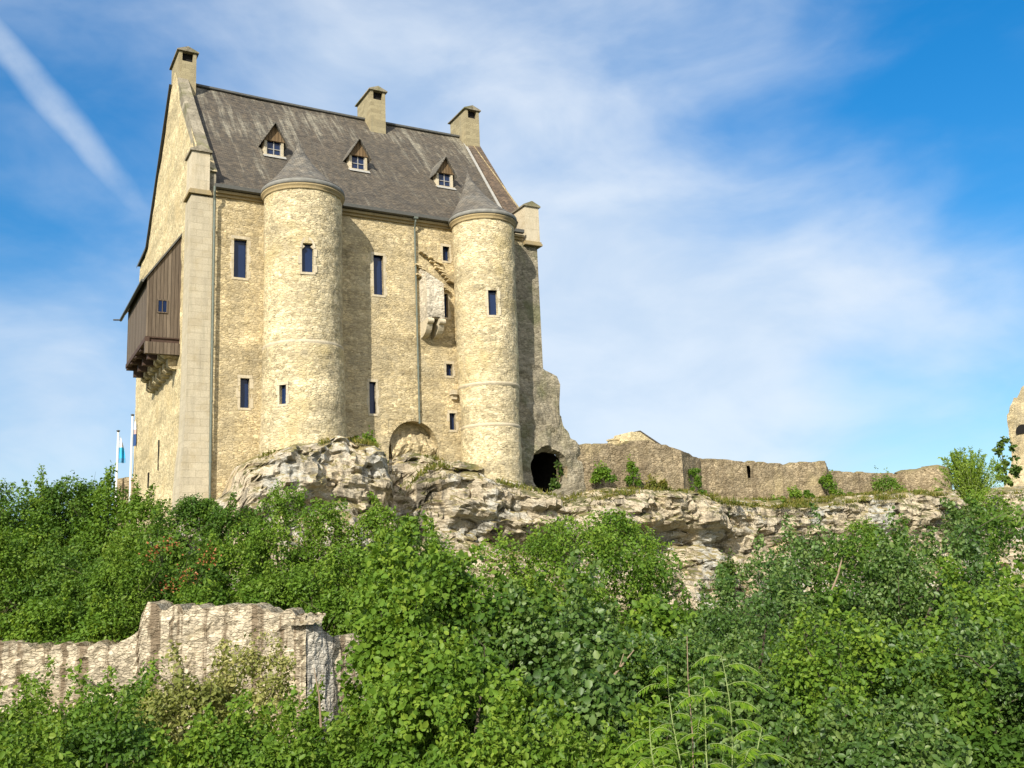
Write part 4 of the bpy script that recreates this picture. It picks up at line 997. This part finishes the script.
def crown_points(w_, d_, h_, n, r_, clump=.24, nc=None, low=.0, front=.75, shoots=8, flat=1.0):
    """leaf positions and outward directions for a crown standing on z=0; uneven clumps through the volume"""
    nc = nc or int(18 + w_ * 5)
    th = r_.uniform(0, 2 * np.pi, nc); cz = r_.uniform(low, 1, nc)
    rr = np.sqrt(np.clip(1 - (cz * .92) ** 2.2, 0, 1)) * r_.uniform(.55, .92, nc)
    cr = clump * min(w_, h_ * 1.3) * r_.uniform(.45, 1.35, nc)
    C = np.stack([np.cos(th) * rr * w_ / 2, np.sin(th) * rr * d_ / 2, cz * (h_ - cr * .9)], 1)
    keep_ = (C[:, 1] < d_ * .12) | (r_.random(nc) > front)
    C, cr = C[keep_], cr[keep_]; nc = len(C)
    pr = cr ** 2 / (cr ** 2).sum()
    idx = r_.choice(nc, n, p=pr)
    D = r_.normal(size=(n, 3)); D /= np.linalg.norm(D, axis=1, keepdims=True)
    D[:, 1] = np.where(r_.random(n) < .6, -np.abs(D[:, 1]), D[:, 1]); D[:, 2] = np.where(r_.random(n) < .5, np.abs(D[:, 2]), D[:, 2])
    rad = cr[idx] * r_.uniform(.35, 1.08, n) ** .6
    lump = 1 + .22 * np.sin(D[:, 0] * 7 + idx) * np.sin(D[:, 2] * 6 + idx * 1.7)
    P = C[idx] + D * (rad * lump)[:, None] * np.array([1, 1, flat])
    Nn = D * .55 + r_.normal(size=(n, 3)) * .8 + np.array([-.1, -.2, .5])
    rnd = np.clip(.42 * r_.random(n) + .52 * r_.random(nc)[idx] + .03, 0, 1)
    if shoots:
        ns = max(10, n // 90); A = []; B_ = []; Q = []
        for _ in range(shoots):
            i = r_.integers(nc); b = C[i] + np.array([0, 0, cr[i] * .5]); dr = np.array([r_.normal() * .35, r_.normal() * .3, 1.0]); ln = r_.uniform(.5, 1.1) * cr[i] + .25
            t = r_.uniform(.1, 1, ns)[:, None]
            A.append(b + dr * ln * t * 1.3 + r_.normal(size=(ns, 3)) * (.05 + .06 * (1 - t))); B_.append(r_.normal(size=(ns, 3)) + np.array([0, -.3, .5])); Q.append(r_.uniform(.3, 1, ns))
        P = np.vstack([P] + A); Nn = np.vstack([Nn] + B_); rnd = np.concatenate([rnd] + Q)
    P[:, 2] = np.maximum(P[:, 2], .02)
    return P, Nn, rnd, C
SEED = [100]
def bush(name, cat, label, px, ytop, depth, w_, kind='mid', leaf=.09, n=4000, hmax=None, group=None, d_=None, base=None, shoots=10, clump=.24, shape='small', wid=.62, low=0.0, berries=0, flowers=0, droop=.35, flat=1.0, nc=None, stems=5):
    SEED[0] += 1; r_ = np.random.default_rng(SEED[0])
    top = at(px, ytop, depth); q = loc(top)
    if base is None:
        zg = gz(q.x, q.y) + O.z - .1
        if hmax and top.z - zg > hmax: zg = top.z - hmax
    else: zg = base
    h_ = max(top.z - zg, .4)
    t = thing(name, label, cat, (top.x, top.y, zg), group, world=True)
    d_ = d_ or w_ * .9
    P, Nn, rnd, C = crown_points(w_, d_, h_ * 1.02, n, r_, clump=clump, low=low, shoots=shoots, flat=flat, nc=nc)
    S = leaf * np.clip(r_.lognormal(0, .32, len(P)), .4, 1.7)
    V, F = leaf_arrays(P, Nn, S, shape, r_, wid=wid, droop=droop)
    o = leaf_mesh('crown', V, F, rnd, L[kind]); o.parent = t
    m = MB(); 
    tips = []
    for i in range(min(stems, len(C))):
        c = C[r_.integers(len(C))]; tips.append(c); b = np.array([c[0] * .12, c[1] * .12, 0])
        mid = (b + c) / 2 + r_.normal(size=3) * .06 * w_ + np.array([0, 0, .05 * h_])
        m.tube([b, (b * .6 + mid * .4), mid, c], [.012 * h_ + .015, .01 * h_ + .012, .008 * h_ + .008, .006], 5)
    for i in range(stems + 3):
        c = tips[r_.integers(len(tips))]; dv = np.array([r_.normal() * .6, -.5 - .5 * r_.random(), .4 + .8 * r_.random()]); k2 = clump * min(w_, h_) * r_.uniform(1.1, 1.9)
        m.tube([c, c + dv * k2 * .6 + r_.normal(size=3) * .04, c + dv * k2], [.010, .007, .003], 4)
    s = mesh_obj('stem', m.v, m.f, M['bark']); s.parent = t
    BV = []
    for k in range(berries):
        bp = at(*((158, 548), (172, 545), (150, 556), (186, 572), (178, 584), (166, 586), (205, 560), (212, 552), (192, 578))[k], depth - 1.75); c = np.array(bp) - np.array(t.location); nb = 34
        Pb = c + r_.normal(size=(nb, 3)) * np.array([.16, .1, .14])
        V, F = leaf_arrays(Pb, r_.normal(size=(nb, 3)), np.full(nb, .072), 'small', r_, wid=.9)
        BV.append(V)
    if berries:
        V = np.concatenate(BV); o = leaf_mesh('berry_clumps', V, F, r_.random(len(V)), L['berry']); o.parent = t
    if flowers:
        sel = r_.choice(len(P), flowers, replace=False)
        V, F = leaf_arrays(P[sel] + Nn[sel] * .04, Nn[sel], np.full(flowers, .07), 'small', r_, wid=.9)
        o = leaf_mesh('blossom', V, F, r_.random(flowers), L['flower']); o.parent = t
    return t

GB = 'shrubs along the slope below the keep'
# back row under the keep, left to right
B1 = [
 ( -12, 482, 38, 3.4, 'dark', 'dark leafy shrub cut by the left photo edge, topmost row'),
 ( 28, 478, 38, 3.4, 'mid', 'green shrub with its crown against the sky at far left'),
 ( 72, 476, 38.5, 3.2, 'dark', 'dark shrub on the skyline just left of the flagpoles'),
 (112, 488, 38, 2.8, 'mid', 'shrub on the skyline directly below the flagpoles'),
 (150, 499, 36.5, 3.0, 'lime', 'yellow green shrub at the foot of the gable wall'),
 (196, 498, 37.5, 2.6, 'dark', 'dark rounded shrub at the foot of the corner buttress'),
 (238, 503, 37, 2.6, 'dark', 'dark shrub between the corner buttress and the rock'),
 (282, 488, 37, 3.0, 'lime', 'yellow green shrub in front of the rock under the left turret'),
 (330, 498, 36.5, 3.0, 'lime', 'bright shrub below the grey cleft rock'),
 (376, 508, 36.5, 2.8, 'mid', 'shrub below the gap between the two rock outcrops'),
 (432, 532, 36, 3.2, 'mid', 'shrub just below the undercut boulder, left side'),
 (  8, 535, 33, 3.4, 'lime', 'lime green shrub at the left photo edge, second row'),
 ( 62, 545, 33, 3.0, 'dark', 'dark shrub mass in the second row below the skyline shrubs'),
 (108, 560, 32, 2.6, 'dark', 'dark shrub left of the tall feathery shrub'),
 (230, 545, 33.5, 3.0, 'mid', 'shrub right of the red berry clusters'),
 (262, 575, 32, 2.4, 'lime', 'lime shrub on the crest of the low ruin wall, right half'),
 (312, 560, 32.5, 3.0, 'mid', 'green shrub above the grey end of the ruin wall'),
 (330, 590, 31.8, 2.4, 'lime', 'light yellow green shrub just above the brown wall fragment'),
 ( 50, 600, 30.5, 2.6, 'mid', 'rounded shrub touching the top of the low ruin wall at left'),
 (  0, 605, 30.5, 2.6, 'mid', 'shrub over the ruin wall at the left photo edge'),
 (104, 612, 30, 2.2, 'mid', 'small shrub above the dip of the ruin wall'),
 (46, 490, 40, 3.6, 'dark', 'dark shrub filling the skyline behind the far left crowns'),
 (94, 494, 40, 3.2, 'mid', 'shrub behind the skyline shrubs, just left of the lower flagpole'),
 (270, 516, 35.5, 2.6, 'mid', 'shrub hiding the lower left corner of the grey rock'),
 (398, 520, 35, 2.6, 'dark', 'dark shrub in front of the cleft between the outcrops'),
 (350, 545, 33.5, 2.8, 'mid', 'shrub in the middle of the slope, above the hazels'),
 (205, 585, 31, 2.6, 'mid', 'leafy shrub directly on the highest part of the ruin wall'),
]
for (px, yt, dp, w_, kd, lb) in B1:
    bush('shrub', 'shrub', lb, px, yt, dp, w_, kd, leaf=.105, n=11500, group=GB, shoots=8, clump=.19, nc=64)
bush('rowan_bush', 'shrub', 'shrub with orange red berry clusters above the ruin wall', 172, 528, 32.5, 3.4, 'dark', leaf=.12, n=9000, berries=9, shoots=12, clump=.27, nc=44)
bush('feathery_shrub', 'shrub', 'tall feathery light green shrub with upright shoots', 128, 552, 31, 2.6, 'lime', leaf=.11, n=7000, shoots=34, wid=.4, clump=.2, nc=44)

# middle: rounded bush in front of the cliff
bush('tree', 'tree', 'broad rounded bright green bush in front of the cliff, centre', 588, 512, 37, 7.0, 'mid', leaf=.12, n=26000, shoots=12, clump=.12, nc=170)
bush('shrub', 'shrub', 'bright shrub left of the rounded bush, under the boulder', 512, 534, 36, 3.2, 'mid', leaf=.12, n=5000, group=GB)
bush('shrub', 'shrub', 'dark shrub right of the rounded bush at the cliff foot', 676, 598, 36, 3.0, 'dark', leaf=.12, n=5500, group=GB)
bush('shrub', 'shrub', 'dark leafy bush at the foot of the pale bare rock', 726, 600, 35, 3.6, 'grey', leaf=.12, n=5500, group=GB)

# large hazels in the middle foreground
HZ = [
 (425, 545, 20, 4.2, 'mid', .10, 'big leaved hazel behind the brown wall fragment, upper left of the hazels'),
 (402, 606, 18.0, 2.2, 'mid', .095, 'big leaved hazel beside the shaded wall end'),
 (488, 566, 19.5, 4.2, 'dark', .10, 'dark big leaved hazel in the middle of the picture'),
 (548, 596, 18.5, 3.8, 'grey', .09, 'dark hazel below the rounded bush'),
 (455, 650, 16, 3.2, 'mid', .09, 'broad leaved hazel low in the middle, in front of the dark hazel'),
 (560, 668, 16, 3.2, 'grey', .095, 'grey green bush low in the middle, right of the hazels'),
 (622, 592, 19, 3.4, 'mid', .10, 'yellowish shrub with a bare leaning twig in it'),
]
for (px, yt, dp, w_, kd, lf, lb) in HZ:
    bush('hazel_bush', 'hazel bush', lb, px, yt, dp, w_, kd, leaf=lf, n=10500, group='hazels in the middle foreground', shape='big', wid=.82, shoots=18, clump=.13, nc=84)

# right hand thicket
RT = [
 (800, 526, 26, 4.6, 'grey', .082, 'dark thicket bush climbing against the pale cliff, left one'),
 (758, 574, 21, 3.6, 'grey', .076, 'thicket bush below the bare cliff patch'),
 (868, 532, 25, 4.2, 'dark', .085, 'thicket bush below the pale rocks right of centre'),
 (930, 524, 23, 4.2, 'grey', .082, 'tall thicket bush left of the right hand edge tree'),
 (1014, 494, 24, 5.0, 'dark', .085, 'tall tree at the right photo edge below the ruined tower'),
 (985, 588, 18, 3.8, 'mid', .08, 'thicket bush at the right edge, below the tall tree'),
 (838, 622, 16.5, 3.6, 'mid', .072, 'grey green thicket bush right of the ferny saplings'),
 (920, 626, 16, 3.4, 'grey', .072, 'grey green thicket bush low on the right'),
 (1008, 660, 15, 3.0, 'dark', .085, 'dark thicket bush in the bottom right corner'),
 (664, 628, 17.5, 3.2, 'grey', .072, 'grey green bush behind the ferny saplings'),
 (730, 668, 16.5, 3.0, 'grey', .082, 'dark bush directly behind the right ferny sapling'),
]
for (px, yt, dp, w_, kd, lf, lb) in RT:
    bush('thicket_bush', 'bush', lb, px, yt, dp, w_, kd, leaf=lf, n=10000, group='thicket bushes on the right', shape='big', wid=.68, shoots=26, clump=.11, nc=100)

# bottom foreground row
FG = [
 (0, 716, 19, 2.6, 'mid', 'leafy bush in the bottom left corner of the photo'),
 (40, 700, 21, 3.0, 'lime', 'yellow green bush in front of the streaked wall, far left'),
 (122, 676, 20.5, 2.4, 'mid', 'green bush covering the foot of the streaked wall'),
 (112, 720, 17, 2.6, 'dark', 'dark bush low in front of the streaked wall'),
 (192, 672, 19, 2.4, 'pale', 'pale olive bush with whitish leaf tips'),
 (225, 715, 17, 2.4, 'mid', 'green bush below the pale olive bush'),
 (325, 708, 18, 1.8, 'lime', 'light green bush below the grey wall end'),
 (300, 735, 15.5, 2.2, 'lime', 'light green bush at the bottom edge, left of the hazels'),
 (392, 712, 16, 2.0, 'lime', 'bright bush at the foot of the hazels'),
 (480, 725, 14.5, 2.4, 'mid', 'green bush at the bottom edge in the middle'),
 (570, 735, 14, 2.2, 'lime', 'yellow green bush at the bottom edge, left of the saplings'),
 (640, 735, 14, 1.8, 'mid', 'green bush around the foot of the left ferny sapling'),
 (800, 735, 14, 2.4, 'grey', 'grey green bush at the bottom edge, right of the saplings'),
 (890, 735, 13.5, 2.4, 'grey', 'grey green bush at the bottom edge, farther right'),
 (30, 750, 16, 2.2, 'lime', 'lime bush at the bottom edge near the left corner'),
]
for (px, yt, dp, w_, kd, lb) in FG:
    bush('foreground_bush', 'bush', lb, px, yt, dp, w_, kd, leaf=.085, n=9500, group='bushes along the bottom edge', shoots=18, clump=.165, nc=70, shape='big', wid=.6)
bush('climbing_shrub', 'shrub', 'tall olive shrub leaning on the streaked wall near its end', 262, 640, 24.5, 2.2, 'pale', leaf=.095, n=3600, shoots=18, clump=.17, nc=34)

# shrubs on the ledges
LD = [
 (886, 478, 2.4, 2.8, 1.9, 'mid', 'green shrub growing against the low curtain wall section'),
 (918, 494, .1, 2.4, .7, 'lime', 'small lime shrub at the foot of the round bastion'),
 (693, 464, .4, 1.0, 2.2, 'mid', 'creeper hanging in the shaded wall return'),
 (604, 468, -.9, 1.6, .8, 'mid', 'small green tuft below the brown curtain wall'),
 (632, 462, -.8, .8, 1.4, 'lime', 'narrow yellow green plant climbing the brown curtain wall'),
 (425, 495, 51.5, 1.7, 2.2, 'mid', 'green plant in the cleft between the two rock outcrops'),
 (340, 455, 48.5, 1.1, .7, 'lime', 'small plant on the grey rock below the left turret'),
 (362, 436, 50, 1.8, .5, 'mid', 'low green plant on top of the rock between left turret and arch'),
 (640, 490, 59, 1.6, 2.0, 'ivy', 'dark ivy in the fissure below the curtain wall corner'),
 (715, 505, 60.5, 1.6, 1.2, 'ivy', 'dark plant on the ledge below the wall return'),
 (860, 520, 60, 3.2, 2.2, 'mid', 'shrub on the ledge below the low curtain wall'),
 (795, 535, 55, 3.6, 2.4, 'ivy', 'dark creeper over the white rock face'),
 (905, 545, 55, 3.4, 2.0, 'ivy', 'dark creeper on the pale rocks below the bastion'),
 (735, 560, 56, 2.6, 1.6, 'ivy', 'thin creeper trailing over the bare pale rock'),
 (962, 505, 60, 3.6, 3.2, 'ivy', 'dark shrub in the rocks below the willow'),
 (826, 474, 1.4, 1.0, 1.4, 'mid', 'small shrub at the foot of the battered wall corner'),
 (985, 490, 60, 3.0, 2.2, 'mid', 'green shrub between the willow and the ruined tower'),
 (655, 480, -1.0, 1.6, .6, 'grass', 'dry yellowish growth under the corner of the brown curtain wall'),
 (765, 500, 0.2, 3.2, .5, 'lime', 'low yellow green growth on the slope below the arrow slit'),
 (800, 490, .8, 2.0, .5, 'mid', 'low green growth at the foot of the battered wall corner'),
 (845, 492, 1.8, 2.2, .7, 'lime', 'lime coloured growth at the foot of the low wall section'),
 (935, 490, .6, 2.6, 1.0, 'mid', 'green growth between the bastion and the willow'),
 (545, 500, 56.5, .9, .5, 'mid', 'small tuft below the cave mouth'),
]
for (px, yt, dp, w_, hh, kd, lb) in LD:
    if dp < 10: dp = W(fac(px, yt + 8, dp)).dot(fw)
    tp = at(px, yt, dp)
    bush('ledge_shrub', 'plant', lb, px, yt, dp, w_, kd, leaf=.14, n=int(700 + 450 * w_), group='plants on the cliff ledges', base=tp.z - hh, shoots=6, stems=3, nc=14, clump=.22, d_=w_ * .6)
tp = at(555, 470, 57.2)
bush('ledge_shrub', 'plant', 'dark ivy hanging inside the right side of the cave mouth', 557, 462, 57.3, .9, 'ivy', leaf=.15, n=500, group='plants on the cliff ledges', base=at(557, 489, 57.3).z, shoots=2, stems=2, nc=12, clump=.2, d_=.5)
# creeper on the ruined tower
tp = at(1002, 440, 70)
bush('creeper', 'plant', 'dark creeper hanging on the left side of the ruined tower', 1003, 438, 66.5, 1.8, 'ivy', leaf=.22, n=520, base=at(1003, 486, 66.5).z, shoots=7, stems=3, nc=34, clump=.085, shape='big', wid=.8)

# willow: upright wands
def willow(px, ytop, ybot, depth, w_):
    r_ = np.random.default_rng(5); tp, bt = at(px, ytop, depth), at(px, ybot, depth)
    t = thing('willow_shrub', 'feathery yellow green willow shrub rising right of the bastion', 'shrub', tuple(bt), world=True)
    h = tp.z - bt.z; m = MB(); P, Nn = [], []
    for i in range(95):
        a = r_.normal() * .40; b_ = r_.normal() * .3; ln = h * r_.uniform(.55, 1.05) * (1 - .35 * abs(a))
        pt = [np.array([a * .25 * w_ * s ** .5 + a * w_ * .55 * s ** 1.4, b_ * w_ * .5 * s, ln * s]) for s in np.linspace(0, 1, 6)]
        m.tube(pt, [.03, .025, .02, .014, .01, .004], 4)
        nn = int(150 * ln / h)
        s = r_.uniform(.05, 1, nn) ** .8
        for q in s:
            k = q * 5; i0 = min(int(k), 4); c = pt[i0] * (1 - (k - i0)) + pt[i0 + 1] * (k - i0)
            P.append(c + r_.normal(size=3) * .12 * (1.15 - q)); Nn.append(r_.normal(size=3) + np.array([0, -.6, .2]))
    P, Nn = np.array(P), np.array(Nn)
    V, F = leaf_arrays(P, Nn, .21 * r_.uniform(.6, 1.3, len(P)), 'small', r_, droop=-.9, wid=.3)
    o = leaf_mesh('crown', V, F, r_.random(len(P)), L['willow']); o.parent = t
    s = mesh_obj('stem', m.v, m.f, M['green_stem']); s.parent = t
willow(972, 446, 505, 63, 3.8)

# pinnate saplings in the foreground
def sapling(px, ytop, ybot, depth, label, nf, seed, spread):
    r_ = np.random.default_rng(seed); tp, bt = at(px, ytop, depth), at(px, ybot, depth)
    t = thing('ferny_sapling', label, 'sapling', tuple(bt), 'ferny saplings in the foreground', world=True)
    h = tp.z - bt.z; m = MB()
    ax_ = [np.array([.07 * math.sin(s * 3.2 + seed * 1.9) + .10 * math.sin(seed * 7.7) * s * s, .05 * math.cos(s * 2 + seed), h * s]) for s in np.linspace(0, 1, 8)]
    m.tube(ax_, [.010, .010, .009, .008, .007, .006, .005, .003], 6)
    s = mesh_obj('stem', m.v, m.f, M['green_stem']); s.parent = t
    for i in range(nf):
        q = .28 + .72 * (i + .5) / nf; b = ax_[int(q * 7)]; b = b * 1.0; b[2] = h * q
        sx = -1 if i % 2 else 1; az = (0 if sx > 0 else math.pi) + r_.normal() * .75; q = min(1, q + r_.normal() * .02)
        ln = spread * r_.uniform(.65, 1.15) * (1.1 - .5 * max(0, q - .7)); dr = np.array([math.cos(az), math.sin(az) * .8 - .15, 0])
        pts_ = [b + dr * ln * u + np.array([0, 0, ln * (.50 * u - .72 * u * u)]) for u in np.linspace(0, 1, 7)]
        mm = MB(); mm.tube(pts_, [.0032] * 6 + [.0015], 4)
        P, Nn, T, S = [], [], [], []
        nl = 15
        for k in range(nl):
            u = .12 + .88 * k / (nl - 1); kk = u * 6; i0 = min(int(kk), 5); c = pts_[i0] * (1 - (kk - i0)) + pts_[i0 + 1] * (kk - i0)
            tg = pts_[i0 + 1] - pts_[i0]; tg /= np.linalg.norm(tg); side = np.cross(tg, [0, 0, 1.0]); side /= np.linalg.norm(side)
            for sg in (-1, 1):
                d = side * sg * .9 + tg * .45 + np.array([0, 0, -.32]) + r_.normal(size=3) * .08; d /= np.linalg.norm(d)
                P.append(c); T.append(d); Nn.append(np.cross(d, tg) * sg + r_.normal(size=3) * .12); S.append(.36 * spread * math.sin(math.pi * (.12 + .80 * u)) * r_.uniform(.85, 1.1) + .02)
        P, T, Nn, S = (np.array(a_) for a_ in (P, T, Nn, S)); Nn /= np.linalg.norm(Nn, axis=1, keepdims=True); Bn = np.cross(Nn, T); S_ = S[:, None]
        V = np.stack([P, P + T * S_ * .4 + Bn * S_ * .11, P + T * S_, P + T * S_ * .4 - Bn * S_ * .11], 1)
        o = leaf_mesh('frond', V, np.array([[0, 1, 2], [0, 2, 3]]), r_.random(len(P)), L['fern']); o.parent = t
        st_ = mesh_obj('frond_stalk', mm.v, mm.f, M['green_stem']); st_.parent = o
SPL = [(682, 664, 800, 11.5, 'thin ferny sapling beside the bare brown cane', 10, 11, .36),
       (718, 676, 810, 11.0, 'low ferny sapling between the two taller ones', 10, 12, .38),
       (734, 655, 810, 11.3, 'tallest bright ferny sapling with arching fronds', 12, 13, .46),
       (655, 720, 820, 10.8, 'short ferny sapling farthest left at the bottom edge', 8, 14, .36),
       (762, 730, 820, 10.6, 'short ferny sapling farthest right at the bottom edge', 8, 15, .38)]
for s in SPL: sapling(*s)
c0, c1 = at(687, 636, 11.4), at(694, 800, 11.4)
m = MB(); m.tube([c1, c1.lerp(c0, .4) + Vector((.015, 0, 0)), c1.lerp(c0, .75) + Vector((-.01, 0, 0)), c0], [.009, .008, .006, .004], 6)
solo('cane', m, M['dead_wood'], tuple(c1), 'bare brown upright cane among the ferny saplings', 'stem', world=True)
for (a_, b_, dp, lb) in (((597, 695), (634, 650), 15.8, 'bare leaning twig in front of the yellowish shrub'), ((832, 590), (842, 560), 20.5, 'pale dead twig standing out of the right thicket'), ((321, 727), (314, 668), 17, 'thin pale stalk in front of the grey wall end')):
    p, q = at(*a_, dp), at(*b_, dp); m = MB()
    m.tube([p, p.lerp(q, .5) + Vector((.03, 0, .02)), q], [.022, .016, .006], 5); m.tube([p.lerp(q, .6), p.lerp(q, .6) + Vector((.12, 0, .3))], [.010, .004], 4)
    solo('twig', m, M['dead_wood'], tuple(p), lb, 'twig', world=True)

# grass on the ledges: uncountable
r_ = np.random.default_rng(77); P = []
for X0, X1, Y0_, Y1_, n in ((2.5, 8.2, -3.6, -.2, 900), (9.4, 17.5, -4.6, -.2, 700), (18, 31, -3.2, -.4, 1700), (31, 44, -2.8, 1.5, 3600), (44, 60, -3.6, 2.2, 3000)):
    k = 0
    cs = [(r_.uniform(X0, X1), r_.uniform(Y0_, Y1_)) for _ in range(max(5, n // 50))]
    for _ in range(n):
        cxx, cyy = cs[r_.integers(len(cs))]
        x, y = cxx + r_.normal() * .3, cyy + r_.normal() * .18
        P.append(W((x, y, cliff_top(x, y) - .05 + (.3 * fb(x, y, 9, .6, 3) * 0))))
P = np.array([tuple(p) for p in P]); n = len(P)
T = r_.normal(size=(n, 3)) * .45 + np.array([0, -.1, 1]); T /= np.linalg.norm(T, axis=1, keepdims=True); Sd = np.cross(T, r_.normal(size=(n, 3))); Sd /= np.linalg.norm(Sd, axis=1, keepdims=True)
S = r_.uniform(.10, .36, n)[:, None]
V = np.stack([P - Sd * .03, P + Sd * .03, P + T * S * .6 + Sd * .02, P + T * S + r_.normal(size=(n, 3)) * .05], 1)
o = leaf_mesh('ledge_grass', V, np.array([[0, 1, 2], [0, 2, 3]]), r_.random(n), L['grass']); tag(o, 'dry yellow green grass tufts on the cliff ledges', 'grass', None, 'stuff')
print('built', len(bpy.data.objects))
